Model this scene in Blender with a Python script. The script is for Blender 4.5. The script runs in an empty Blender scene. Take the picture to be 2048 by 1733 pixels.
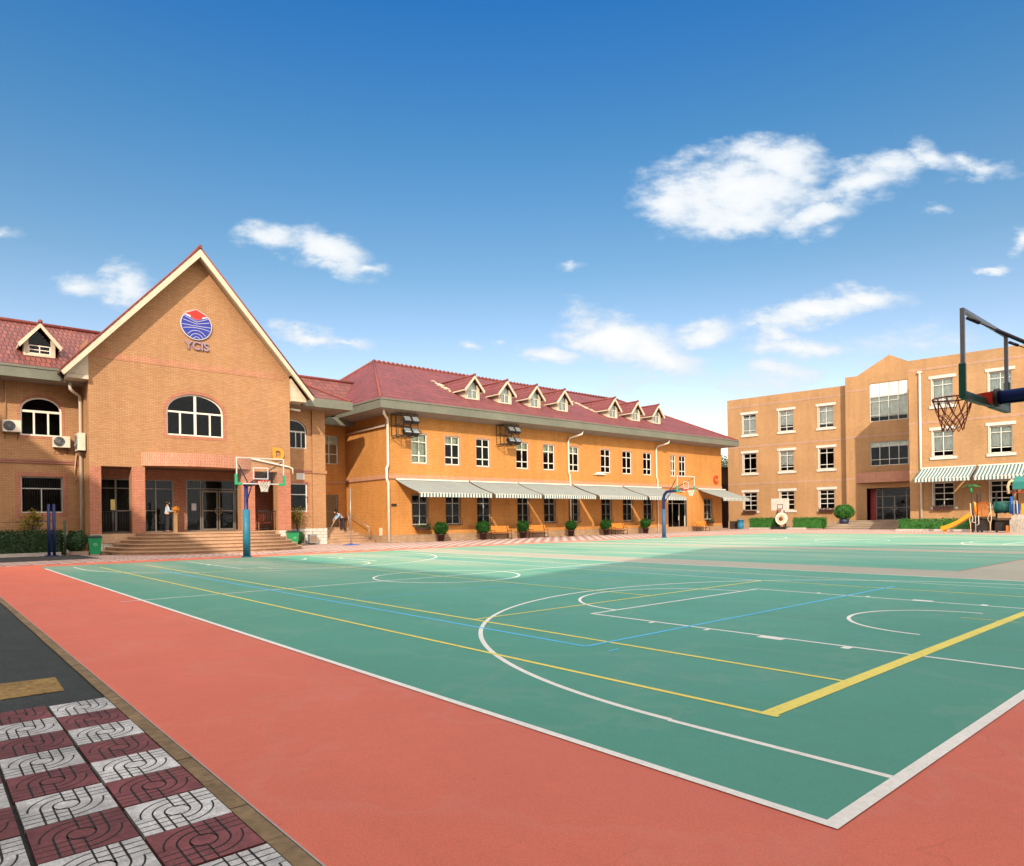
import bpy, bmesh, math, random
from mathutils import Vector, Matrix
R = math.radians
rnd = random.Random(7)
S = bpy.context.scene
COL = S.collection

# ------------------------------------------------------------------ camera
YAW = R(48.96)                                   # viewing direction, from +X
cam_d = bpy.data.cameras.new("camera")
cam = bpy.data.objects.new("camera", cam_d); COL.objects.link(cam)
cam.location = (-3.14, -1.409, 1.424)
cam.rotation_mode = 'QUATERNION'
_fw = Vector((math.cos(YAW), math.sin(YAW), 0)); _rt = Vector((math.sin(YAW), -math.cos(YAW), 0)); _up = Vector((0, 0, 1))
_m = Matrix((( _rt.x, _up.x, -_fw.x), (_rt.y, _up.y, -_fw.y), (_rt.z, _up.z, -_fw.z)))
cam.rotation_quaternion = (_m @ Matrix.Rotation(R(-0.777), 3, 'Z')).to_quaternion()
cam_d.sensor_width = 36; cam_d.lens = 24.055
cam_d.shift_y = (1038.2 - 866.5) / 2048
cam_d.clip_start = 0.05; cam_d.clip_end = 3000
S.camera = cam

# ------------------------------------------------------------------ light
SUN = Vector((-.576, -.647, .50)).normalized()   # towards the sun
S.view_settings.view_transform = 'Standard'; S.view_settings.look = 'None'
S.view_settings.exposure = 1.15; S.view_settings.gamma = 1
sd = bpy.data.lights.new("sun", 'SUN'); sd.energy = 2.45; sd.angle = R(0.8); sd.color = (1, .86, .68)
so = bpy.data.objects.new("sun", sd); COL.objects.link(so)
so.rotation_mode = 'QUATERNION'; so.rotation_quaternion = SUN.to_track_quat('Z', 'Y'); so.location = (-30, -30, 40)

W = bpy.data.worlds.new("World"); S.world = W; W.use_nodes = True
def build_world():
    nt = W.node_tree; N = nt.nodes; L = nt.links; N.clear()
    out = N.new('ShaderNodeOutputWorld'); bg = N.new('ShaderNodeBackground'); L.new(bg.outputs[0], out.inputs[0])
    sky = N.new('ShaderNodeTexSky'); sky.sky_type = 'NISHITA'; sky.sun_disc = False
    sky.sun_elevation = math.asin(SUN.z); sky.sun_rotation = math.atan2(SUN.x, SUN.y) % (2 * math.pi)
    sky.air_density = 1.0; sky.dust_density = 0.6; sky.ozone_density = 2.2
    bg.inputs[1].default_value = 0.15
    def math_(op, a, b=None, c=None):
        n = N.new('ShaderNodeMath'); n.operation = op
        for i, v in enumerate((a, b, c)):
            if v is None: continue
            if isinstance(v, (int, float)): n.inputs[i].default_value = v
            else: L.new(v, n.inputs[i])
        return n.outputs[0]
    tc = N.new('ShaderNodeTexCoord')
    def dot(v):
        n = N.new('ShaderNodeVectorMath'); n.operation = 'DOT_PRODUCT'; L.new(tc.outputs['Generated'], n.inputs[0]); n.inputs[1].default_value = v
        return n.outputs['Value']
    f = math_('MAXIMUM', dot(_fw), .05)
    px = math_('DIVIDE', dot(_rt), f); pz = math_('DIVIDE', dot(_up), f)
    cb = N.new('ShaderNodeCombineXYZ'); L.new(px, cb.inputs[0]); L.new(pz, cb.inputs[1])
    # colour balance of the clear sky
    mulc = N.new('ShaderNodeMix'); mulc.data_type = 'RGBA'; mulc.blend_type = 'MULTIPLY'; mulc.inputs[0].default_value = 1
    L.new(sky.outputs[0], mulc.inputs[6]); mulc.inputs[7].default_value = SKYMUL
    gm = N.new('ShaderNodeGamma'); gm.inputs[1].default_value = 1.0; L.new(mulc.outputs[2], gm.inputs[0])
    hs = N.new('ShaderNodeHueSaturation'); hs.inputs['Saturation'].default_value = SKYSAT; L.new(gm.outputs[0], hs.inputs['Color'])
    el = N.new('ShaderNodeMapRange'); el.inputs['From Min'].default_value = .0; el.inputs['From Max'].default_value = .6; L.new(dot(Vector((0, 0, 1))), el.inputs[0])
    gr = N.new('ShaderNodeValToRGB'); gr.color_ramp.elements[0].color = (.95, .72, .62, 1); gr.color_ramp.elements[1].color = (.10, .37, .57, 1)
    
    for p_, c_ in ((.4, (.57, .53, .50, 1)), (.55, (.39, .475, .46, 1)), (.79, (.218, .43, .50, 1))): e_ = gr.color_ramp.elements.new(p_); e_.color = c_
    L.new(el.outputs[0], gr.inputs[0])
    gm_ = N.new('ShaderNodeMix'); gm_.data_type = 'RGBA'; gm_.blend_type = 'MULTIPLY'; gm_.inputs[0].default_value = 1; L.new(hs.outputs[0], gm_.inputs[6]); L.new(gr.outputs[0], gm_.inputs[7])
    # unseen bright broken cloud, added overhead and behind the viewpoint as fill light
    nb = N.new('ShaderNodeTexNoise'); nb.inputs['Scale'].default_value = 2.6; nb.inputs['Detail'].default_value = 7; L.new(tc.outputs['Generated'], nb.inputs['Vector'])
    hi = N.new('ShaderNodeMapRange'); hi.interpolation_type = 'SMOOTHSTEP'; hi.inputs['From Min'].default_value = .66; hi.inputs['From Max'].default_value = .85; L.new(dot(Vector((0, 0, 1))), hi.inputs[0])
    be = N.new('ShaderNodeMapRange'); be.interpolation_type = 'SMOOTHSTEP'; be.inputs['From Min'].default_value = .25; be.inputs['From Max'].default_value = -.1; L.new(dot(_fw), be.inputs[0])
    ov = math_('MULTIPLY', math_('MAXIMUM', hi.outputs[0], be.outputs[0]), math_('MINIMUM', math_('MAXIMUM', math_('MULTIPLY_ADD', nb.outputs['Fac'], 6, -2.1), 0), 1))
    # clouds: clusters of soft puffs, (x, y, rx, ry, tilt, density)
    n1 = N.new('ShaderNodeTexNoise'); n1.inputs['Scale'].default_value = 9; n1.inputs['Detail'].default_value = 9; n1.inputs['Roughness'].default_value = .62
    mp = N.new('ShaderNodeMapping'); mp.inputs['Scale'].default_value = (1, 1.9, 1); L.new(cb.outputs[0], mp.inputs[0]); L.new(mp.outputs[0], n1.inputs['Vector'])
    n2 = N.new('ShaderNodeTexNoise'); n2.inputs['Scale'].default_value = 26; n2.inputs['Detail'].default_value = 6; n2.inputs['Roughness'].default_value = .6; L.new(mp.outputs[0], n2.inputs['Vector'])
    # warp
    wv = N.new('ShaderNodeVectorMath'); wv.operation = 'SUBTRACT'; L.new(n1.outputs['Color'], wv.inputs[0]); wv.inputs[1].default_value = (.5, .5, .5)
    ws = N.new('ShaderNodeVectorMath'); ws.operation = 'SCALE'; ws.inputs['Scale'].default_value = .075; L.new(wv.outputs[0], ws.inputs[0])
    wa = N.new('ShaderNodeVectorMath'); wa.operation = 'ADD'; L.new(cb.outputs[0], wa.inputs[0]); L.new(ws.outputs[0], wa.inputs[1])
    acc = None; CL = [(x, y, rx * (1.12 if y > 600 else 1), ry * (1.2 if y > 600 else 1.05), t, d_ * (1.3 if y > 600 else 1.1)) for x, y, rx, ry, t, d_ in CLOUDS]
    for (x, y, rx, ry, t, dn) in CL:
        m = N.new('ShaderNodeMapping'); m.vector_type = 'TEXTURE'
        m.inputs['Location'].default_value = ((x - 1024) / 1368, (1038 - y) / 1368, 0)
        m.inputs['Rotation'].default_value = (0, 0, R(-t)); m.inputs['Scale'].default_value = (rx * 1.17 / 1368, ry * 1.2 / 1368, 1)
        L.new(wa.outputs[0], m.inputs[0])
        ln = N.new('ShaderNodeVectorMath'); ln.operation = 'LENGTH'; L.new(m.outputs[0], ln.inputs[0])
        v = math_('MULTIPLY', math_('SUBTRACT', 1.25, ln.outputs['Value']), dn)
        acc = v if acc is None else math_('SMOOTH_MAX', acc, v, .18)
    noise = math_('ADD', math_('MULTIPLY', math_('SUBTRACT', n1.outputs['Fac'], .54), 2.0), math_('MULTIPLY', math_('SUBTRACT', n2.outputs['Fac'], .5), 1.0))
    d = math_('ADD', acc, noise)
    mr = N.new('ShaderNodeMapRange'); mr.interpolation_type = 'SMOOTHSTEP'; mr.inputs['From Min'].default_value = -.04; mr.inputs['From Max'].default_value = .95; L.new(d, mr.inputs[0])
    # thin veil low over the far roofs
    cl = N.new('ShaderNodeMix'); cl.data_type = 'RGBA'; L.new(mr.outputs[0], cl.inputs[0]); L.new(gm_.outputs[2], cl.inputs[6])
    sh = N.new('ShaderNodeMix'); sh.data_type = 'RGBA'; L.new(math_('MINIMUM', math_('MAXIMUM', math_('MULTIPLY_ADD', d, .7, -.25), 0), 1), sh.inputs[0])
    sh.inputs[6].default_value = (2.2, 2.5, 2.8, 1); sh.inputs[7].default_value = (3.3, 3.25, 3.2, 1)
    L.new(sh.outputs[2], cl.inputs[7])
    oc = N.new('ShaderNodeMix'); oc.data_type = 'RGBA'; L.new(ov, oc.inputs[0]); L.new(cl.outputs[2], oc.inputs[6]); oc.inputs[7].default_value = (8.0, 7.3, 6.5, 1)
    L.new(oc.outputs[2], bg.inputs[0])
    W.cycles.sampling_method = 'MANUAL'; W.cycles.sample_map_resolution = 512
SKYMUL = (1, 1, 1, 1); SKYSAT = 1.0
CLOUDS = [(1480,385,170,66,-8,1.15),(1340,415,80,44,0,1),(1570,330,100,42,10,1),(1490,440,100,30,0,.9),
 (1720,372,110,34,-8,.95),(1650,440,85,28,-22,.85),(1790,350,70,28,0,.8),(1870,335,60,26,20,.8),(1960,345,75,22,6,.75),(1660,485,40,18,-20,.5),(1880,430,30,9,5,.5),
 (1650,628,120,20,-6,1),(1740,612,48,18,12,.95),(1575,645,60,12,-4,.7),(1240,678,100,32,8,1.05),(1330,715,90,27,20,1),(1420,672,50,20,-10,.85),(1620,705,90,16,4,.8),(1560,755,100,18,5,.7),(1570,670,40,14,30,.7),
 (560,472,75,28,14,.75),(670,500,85,30,26,.95),(745,530,36,12,0,.8),(265,565,46,34,-8,.85),(175,565,55,18,10,.65),
 (625,668,62,14,10,.8),(700,685,45,7,4,.6),(1105,717,58,17,6,.95),(940,693,24,7,4,.65),(995,695,15,5,0,.6),(1987,552,36,10,2,.9),(2048,490,24,22,30,.85),(1148,540,30,9,-10,.45),(20,450,30,12,5,.35),(1830,700,160,30,0,.38),(1500,770,150,22,2,.5),(1350,760,120,20,-3,.4)]
build_world()

# ------------------------------------------------------------------ materials
MATS = {}
def nodes_of(name):
    m = bpy.data.materials.new(name); m.use_nodes = True; nt = m.node_tree
    return m, nt, nt.nodes, nt.links, nt.nodes['Principled BSDF']
def ramp_noise(N, L, vec, scale, detail=4, rough=.6):
    n = N.new('ShaderNodeTexNoise'); n.inputs['Scale'].default_value = scale; n.inputs['Detail'].default_value = detail; n.inputs['Roughness'].default_value = rough
    L.new(vec, n.inputs['Vector']); return n
def vary(N, L, col_out, vec, layers):
    """multiply a colour by several noise layers: (scale, amount, detail)"""
    cur = col_out
    for sc, amt, det in layers:
        n = ramp_noise(N, L, vec, sc, det)
        mr = N.new('ShaderNodeMapRange'); mr.inputs['From Min'].default_value = .3; mr.inputs['From Max'].default_value = .7
        mr.inputs['To Min'].default_value = 1 - amt; mr.inputs['To Max'].default_value = 1 + amt
        L.new(n.outputs['Fac'], mr.inputs[0])
        mx = N.new('ShaderNodeVectorMath'); mx.operation = 'SCALE'; L.new(cur, mx.inputs[0]); L.new(mr.outputs[0], mx.inputs['Scale'])
        cur = mx.outputs[0]
    return cur
def rgb(N, c):
    n = N.new('ShaderNodeRGB'); n.outputs[0].default_value = (*c, 1); return n.outputs[0]
def mat(name, c, rough=.6, var=((1.5, .12, 4), (14, .1, 4)), metal=0, bump=0, bscale=40, spec=.4):
    if name in MATS: return MATS[name]
    m, nt, N, L, P = nodes_of(name)
    tc = N.new('ShaderNodeTexCoord')
    L.new(vary(N, L, rgb(N, c), tc.outputs['Object'], var), P.inputs['Base Color'])
    P.inputs['Roughness'].default_value = rough; P.inputs['Metallic'].default_value = metal; P.inputs['Specular IOR Level'].default_value = spec
    if bump:
        n = ramp_noise(N, L, tc.outputs['Object'], bscale, 5); b = N.new('ShaderNodeBump'); b.inputs['Strength'].default_value = bump; b.inputs['Distance'].default_value = .02
        L.new(n.outputs['Fac'], b.inputs['Height']); L.new(b.outputs[0], P.inputs['Normal'])
    MATS[name] = m; return m
def facade_vec(N, L, tc):
    """(along wall, up) in metres: picks x or y by the face's own normal"""
    sp = N.new('ShaderNodeSeparateXYZ'); L.new(tc.outputs['Object'], sp.inputs[0])
    sn = N.new('ShaderNodeSeparateXYZ'); L.new(tc.outputs['Normal'], sn.inputs[0])
    def m(op, a, b=None):
        n = N.new('ShaderNodeMath'); n.operation = op
        for i, v in enumerate((a, b)):
            if v is None: continue
            if isinstance(v, (int, float)): n.inputs[i].default_value = v
            else: L.new(v, n.inputs[i])
        return n.outputs[0]
    g = m('GREATER_THAN', m('ABSOLUTE', sn.outputs[0]), m('ABSOLUTE', sn.outputs[1]))
    mx = N.new('ShaderNodeMix'); mx.data_type = 'FLOAT'; L.new(g, mx.inputs[0]); L.new(sp.outputs[0], mx.inputs[2]); L.new(sp.outputs[1], mx.inputs[3])
    cb = N.new('ShaderNodeCombineXYZ'); L.new(mx.outputs[0], cb.inputs[0]); L.new(sp.outputs[2], cb.inputs[1])
    return cb.outputs[0], sp, m
def brick_mat(name, c1, c2, mortar, bw=.26, bh=.1, ms=.009, rot=False, var=((.35, .1, 3), (5, .07, 4)), stain=.1, bias=0):
    m, nt, N, L, P = nodes_of(name)
    tc = N.new('ShaderNodeTexCoord'); v, sp, mm = facade_vec(N, L, tc)
    if rot:
        mp = N.new('ShaderNodeMapping'); mp.inputs['Rotation'].default_value = (0, 0, R(90)); L.new(v, mp.inputs[0]); vv = mp.outputs[0]
    else: vv = v
    b = N.new('ShaderNodeTexBrick'); b.inputs['Scale'].default_value = 1; b.inputs['Brick Width'].default_value = bw; b.inputs['Row Height'].default_value = bh
    b.inputs['Mortar Size'].default_value = ms; b.inputs['Mortar Smooth'].default_value = .3; b.inputs['Bias'].default_value = bias
    b.inputs['Color1'].default_value = (*c1, 1); b.inputs['Color2'].default_value = (*c2, 1); b.inputs['Mortar'].default_value = (*mortar, 1)
    L.new(vv, b.inputs['Vector'])
    col = vary(N, L, b.outputs['Color'], tc.outputs['Object'], var)
    # rain streaks: noise stretched down the wall
    mp2 = N.new('ShaderNodeMapping'); mp2.inputs['Scale'].default_value = (1.3, .12, 1); L.new(v, mp2.inputs[0])
    col = vary(N, L, col, mp2.outputs[0], ((1.6, stain, 5),))
    L.new(col, P.inputs['Base Color']); P.inputs['Roughness'].default_value = .75; P.inputs['Specular IOR Level'].default_value = .25
    bp = N.new('ShaderNodeBump'); bp.inputs['Strength'].default_value = .5; bp.inputs['Distance'].default_value = .01; bp.invert = True
    L.new(b.outputs['Fac'], bp.inputs['Height']); L.new(bp.outputs[0], P.inputs['Normal'])
    MATS[name] = m; return m
def tile_mat(name, c1, c2, lines):
    m, nt, N, L, P = nodes_of(name)
    tc = N.new('ShaderNodeTexCoord'); v, sp, mm = facade_vec(N, L, tc)
    b = N.new('ShaderNodeTexBrick'); b.offset = .5; b.inputs['Scale'].default_value = 1; b.inputs['Brick Width'].default_value = .21; b.inputs['Row Height'].default_value = .3
    b.inputs['Mortar Size'].default_value = .026; b.inputs['Mortar Smooth'].default_value = .6
    b.inputs['Color1'].default_value = (*c1, 1); b.inputs['Color2'].default_value = (*c2, 1); b.inputs['Mortar'].default_value = (*lines, 1)
    L.new(v, b.inputs['Vector'])
    col = vary(N, L, b.outputs['Color'], tc.outputs['Object'], ((.5, .16, 4), (3, .14, 4), (22, .16, 3)))
    L.new(col, P.inputs['Base Color']); P.inputs['Roughness'].default_value = .62
    w = N.new('ShaderNodeTexWave'); w.wave_profile = 'SIN'; w.bands_direction = 'X'; w.inputs['Scale'].default_value = 1.5; w.inputs['Distortion'].default_value = 0
    L.new(v, w.inputs['Vector'])
    ad = mm('SUBTRACT', w.outputs['Fac'], mm('MULTIPLY', b.outputs['Fac'], .8))
    bp = N.new('ShaderNodeBump'); bp.inputs['Strength'].default_value = .5; bp.inputs['Distance'].default_value = .03; L.new(ad, bp.inputs['Height']); L.new(bp.outputs[0], P.inputs['Normal'])
    MATS[name] = m; return m
def glass_mat(name, tint=(.02, .025, .03), mixf=.35):
    m, nt, N, L, P = nodes_of(name)
    N.remove(P); out = [n for n in N if n.type == 'OUTPUT_MATERIAL'][0]
    tr = N.new('ShaderNodeBsdfTransparent'); tr.inputs[0].default_value = (.86, .9, .88, 1)
    gl = N.new('ShaderNodeBsdfGlossy'); gl.inputs['Roughness'].default_value = .04; gl.inputs[0].default_value = (.45, .5, .55, 1)
    tc = N.new('ShaderNodeTexCoord'); n = ramp_noise(N, L, tc.outputs['Object'], 1.1, 2); bp = N.new('ShaderNodeBump'); bp.inputs['Strength'].default_value = .12; bp.inputs['Distance'].default_value = .05
    L.new(n.outputs['Fac'], bp.inputs['Height']); L.new(bp.outputs[0], gl.inputs['Normal'])
    fr = N.new('ShaderNodeFresnel'); fr.inputs[0].default_value = 1.38
    mx = N.new('ShaderNodeMixShader'); L.new(fr.outputs[0], mx.inputs[0]); L.new(tr.outputs[0], mx.inputs[1]); L.new(gl.outputs[0], mx.inputs[2])
    L.new(mx.outputs[0], out.inputs[0]); MATS[name] = m; return m
def stripe_mat(name, ca, cb_, period, duty=.5):
    m, nt, N, L, P = nodes_of(name)
    tc = N.new('ShaderNodeTexCoord'); sp = N.new('ShaderNodeSeparateXYZ'); L.new(tc.outputs['Object'], sp.inputs[0])
    def mm(op, a, b):
        n = N.new('ShaderNodeMath'); n.operation = op
        for i, v in enumerate((a, b)):
            if isinstance(v, (int, float)): n.inputs[i].default_value = v
            else: L.new(v, n.inputs[i])
        return n.outputs[0]
    g = mm('LESS_THAN', mm('FLOORED_MODULO', sp.outputs[0], period), period * duty)
    mx = N.new('ShaderNodeMix'); mx.data_type = 'RGBA'; L.new(g, mx.inputs[0]); mx.inputs[6].default_value = (*ca, 1); mx.inputs[7].default_value = (*cb_, 1)
    L.new(vary(N, L, mx.outputs[2], tc.outputs['Object'], ((1.2, .08, 4), (9, .05, 3))), P.inputs['Base Color']); P.inputs['Roughness'].default_value = .8
    MATS[name] = m; return m
def checker_mat(name, ca, cb_, px, py, gap):
    """small paving squares in two colours, with joints"""
    m, nt, N, L, P = nodes_of(name)
    tc = N.new('ShaderNodeTexCoord'); mp = N.new('ShaderNodeMapping'); mp.inputs['Scale'].default_value = (1 / px, 1 / py, 1); L.new(tc.outputs['Object'], mp.inputs[0])
    ck = N.new('ShaderNodeTexChecker'); ck.inputs['Scale'].default_value = 1; ck.inputs['Color1'].default_value = (*ca, 1); ck.inputs['Color2'].default_value = (*cb_, 1)
    mp2 = N.new('ShaderNodeMapping'); mp2.inputs['Location'].default_value = (0, 0, .5); L.new(mp.outputs[0], mp2.inputs[0]); L.new(mp2.outputs[0], ck.inputs['Vector'])
    b = N.new('ShaderNodeTexBrick'); b.offset = 0; b.inputs['Scale'].default_value = 1; b.inputs['Brick Width'].default_value = 1; b.inputs['Row Height'].default_value = 1; b.inputs['Mortar Size'].default_value = gap
    L.new(mp.outputs[0], b.inputs['Vector'])
    mx = N.new('ShaderNodeMix'); mx.data_type = 'RGBA'; L.new(b.outputs['Fac'], mx.inputs[0]); L.new(ck.outputs[0], mx.inputs[6]); mx.inputs[7].default_value = (.04, .04, .04, 1)
    L.new(vary(N, L, mx.outputs[2], tc.outputs['Object'], ((.4, .15, 4), (6, .18, 4))), P.inputs['Base Color']); P.inputs['Roughness'].default_value = .8
    MATS[name] = m; return m

# palette
BR_D = brick_mat('brick_tan', (0.425, 0.238, 0.115), (0.375, 0.195, 0.09), (0.235, 0.118, 0.068), bw=.24, bh=.083, ms=.0075, var=((.3, .06, 3), (5, .04, 4)), stain=.06)
BR_DP = brick_mat('brick_pink', (0.45, 0.185, 0.112), (0.39, 0.15, 0.09), (0.190, 0.09, 0.07), bw=.24, bh=.083, ms=.0075)
BR_C = brick_mat('brick_orange', (0.525, 0.243, 0.070), (0.485, 0.215, 0.057), (0.33, 0.14, 0.038), stain=.09)
BR_CP = brick_mat('brick_rose', (0.518, 0.264, 0.156), (0.474, 0.240, 0.139), (0.355, 0.168, 0.098))
BR_B = brick_mat('brick_sand', (0.394, 0.231, 0.109), (0.364, 0.207, 0.096), (0.275, 0.148, 0.072), stain=.08)
BR_BP = brick_mat('brick_sand_pink', (0.407, 0.248, 0.164), (0.377, 0.227, 0.150), (0.299, 0.173, 0.116))
BR_S = brick_mat('brick_soldier', (0.56, 0.27, 0.17), (0.49, 0.23, 0.145), (0.2, 0.09, 0.07), bw=.3, bh=.09, rot=True)
STONEW = brick_mat('plinth_stone', (.62, .57, .5), (.55, .5, .43), (.22, .19, .17), bw=.45, bh=.2, ms=.012)
PLINC = brick_mat('plinth_tan', (.37, .24, .14), (.32, .21, .13), (.24, .16, .1), bw=.3, bh=.2)
TILE = tile_mat('roof_tile', (.235, .052, .048), (.17, .036, .036), (.045, .013, .014))
TILED = tile_mat('roof_tile_weathered', (.24, .068, .05), (.15, .04, .036), (.045, .018, .017))
RIDGE = mat('ridge_tile', (.2, .05, .04), .65, bump=.4, bscale=9)
CREAM = mat('cream_render', (.54, .46, .34), .7, ((.8, .1, 5), (7, .08, 4)))
WHITE = mat('white_paint', (.52, .49, .44), .5)
PIPE = mat('pipe_plastic', (.66, .58, .48), .4, ((2, .05, 3),))
FASC = mat('fascia_grey', (.145, .15, .115), .6, ((.6, .12, 5), (4, .08, 4)))
SOFF = mat('soffit', (.26, .22, .19), .8)
FRAME = mat('window_frame', (.7, .66, .57), .45, ((3, .06, 3),))
FRAMEG = mat('window_frame_grey', (.58, .57, .52), .45, ((3, .06, 3),))
CURT = mat('curtain', (.72, .74, .56), .9, ((2.5, .2, 3), (12, .15, 3)))
CURTW = mat('blind', (.8, .82, .78), .9, ((2.5, .12, 3),))
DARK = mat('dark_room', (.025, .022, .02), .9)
IRON = mat('black_iron', (.02, .018, .018), .5)
GLASS = glass_mat('glass')
ALU = mat('aluminium_brown', (.2, .17, .14), .4, metal=.3)
GREY = mat('grey_metal', (.33, .34, .35), .35, metal=.6)
STEP = mat('step_stone', (.40, .25, .15), .7, ((.7, .2, 4), (9, .14, 4)), bump=.2)
STEPG = mat('step_stone_grey', (.36, .28, .21), .75, ((.7, .2, 4), (9, .14, 4)))
AWN = stripe_mat('awning_stripe', (.31, .33, .315), (.13, .175, .165), .2, .42)
AWNV = stripe_mat('valance_stripe', (.52, .53, .49), (.05, .1, .095), .24, .46)
AWNB = stripe_mat('awning_stripe_green', (.48, .51, .49), (.06, .14, .14), .235, .5)
BLUE = mat('blue_paint', (.01, .018, .1), .4)
TEAL = mat('teal_pad', (.015, .16, .25), .5)
PADG = mat('green_pad', (.01, .1, .075), .45, ((6, .15, 3),))
PADGL = mat('green_pad_bright', (.02, .3, .14), .45)
RED = mat('red_paint', (.55, .03, .015), .4)
REDR = mat('rim_red', (.3, .035, .02), .4, ((9, .3, 3),))
NETM = mat('net_cord', (.28, .055, .04), .8, ((12, .4, 2),))
NETW = mat('net_cord_white', (.7, .62, .55), .8)
BINM = mat('bin_green', (.01, .25, .09), .4)
BINL = mat('bin_lid', (.012, .035, .03), .4)
WOOD = mat('bench_wood', (.56, .2, .025), .5, ((4, .15, 3),))
POT = mat('pot_brown', (.045, .014, .012), .45)
SOIL = mat('soil', (.05, .035, .025), .95)
def leaf_mat(name, c):
    m, nt, N, L, P = nodes_of(name)
    tc = N.new('ShaderNodeTexCoord')
    L.new(vary(N, L, rgb(N, c), tc.outputs['Object'], ((3, .35, 3), (25, .4, 3))), P.inputs['Base Color']); P.inputs['Roughness'].default_value = .55
    P.inputs['Specular IOR Level'].default_value = .3; MATS[name] = m; return m
LEAF = leaf_mat('leaf_box', (.028, .125, .018)); LEAFD = leaf_mat('leaf_dark', (.022, .055, .016)); LEAFY = leaf_mat('leaf_olive', (.22, .17, .025)); LEAFT = leaf_mat('leaf_tree', (.05, .09, .03)); LEAFR = leaf_mat('leaf_russet', (.1, .045, .03))
BARK = mat('bark', (.09, .06, .04), .9)
SKIN = mat('skin', (.5, .28, .18), .5); HAIR = mat('hair', (.012, .01, .01), .5); SHIRT = mat('shirt_blue', (.26, .38, .52), .8, ((8, .1, 3),)); SHIRTW = mat('jacket_pale_blue', (.36, .47, .58), .8, ((8, .1, 3),)); TROU = mat('trousers_dark', (.018, .018, .025), .8)
YELP = mat('slide_yellow', (.75, .28, .012), .35); ORAP = mat('plastic_orange', (.45, .13, .02), .4); DTEAL = mat('plastic_teal', (.01, .09, .075), .35); TROOF = mat('roof_turquoise', (.015, .16, .14), .4); TANP = mat('plastic_tan', (.6, .42, .25), .5); ROCK = mat('climb_rock', (.42, .38, .33), .9, ((2, .15, 4), (9, .3, 4)), bump=.8, bscale=12); BLUEP = mat('plastic_blue', (.01, .07, .26), .35)
OCHRE = mat('ochre_sign', (.5, .24, .025), .5); REDS = mat('red_sign', (.75, .05, .02), .4); LETTER = mat('letter_violet', (.3, .2, .26), .35, metal=.2); LOGB = mat('logo_blue', (.015, .03, .27), .4, ((3, .04, 2),)); LOGW = mat('logo_white', (.55, .52, .56), .4, ((3, .04, 2),)); LOGR = mat('logo_red', (.6, .02, .012), .4, ((3, .04, 2),))

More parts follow.
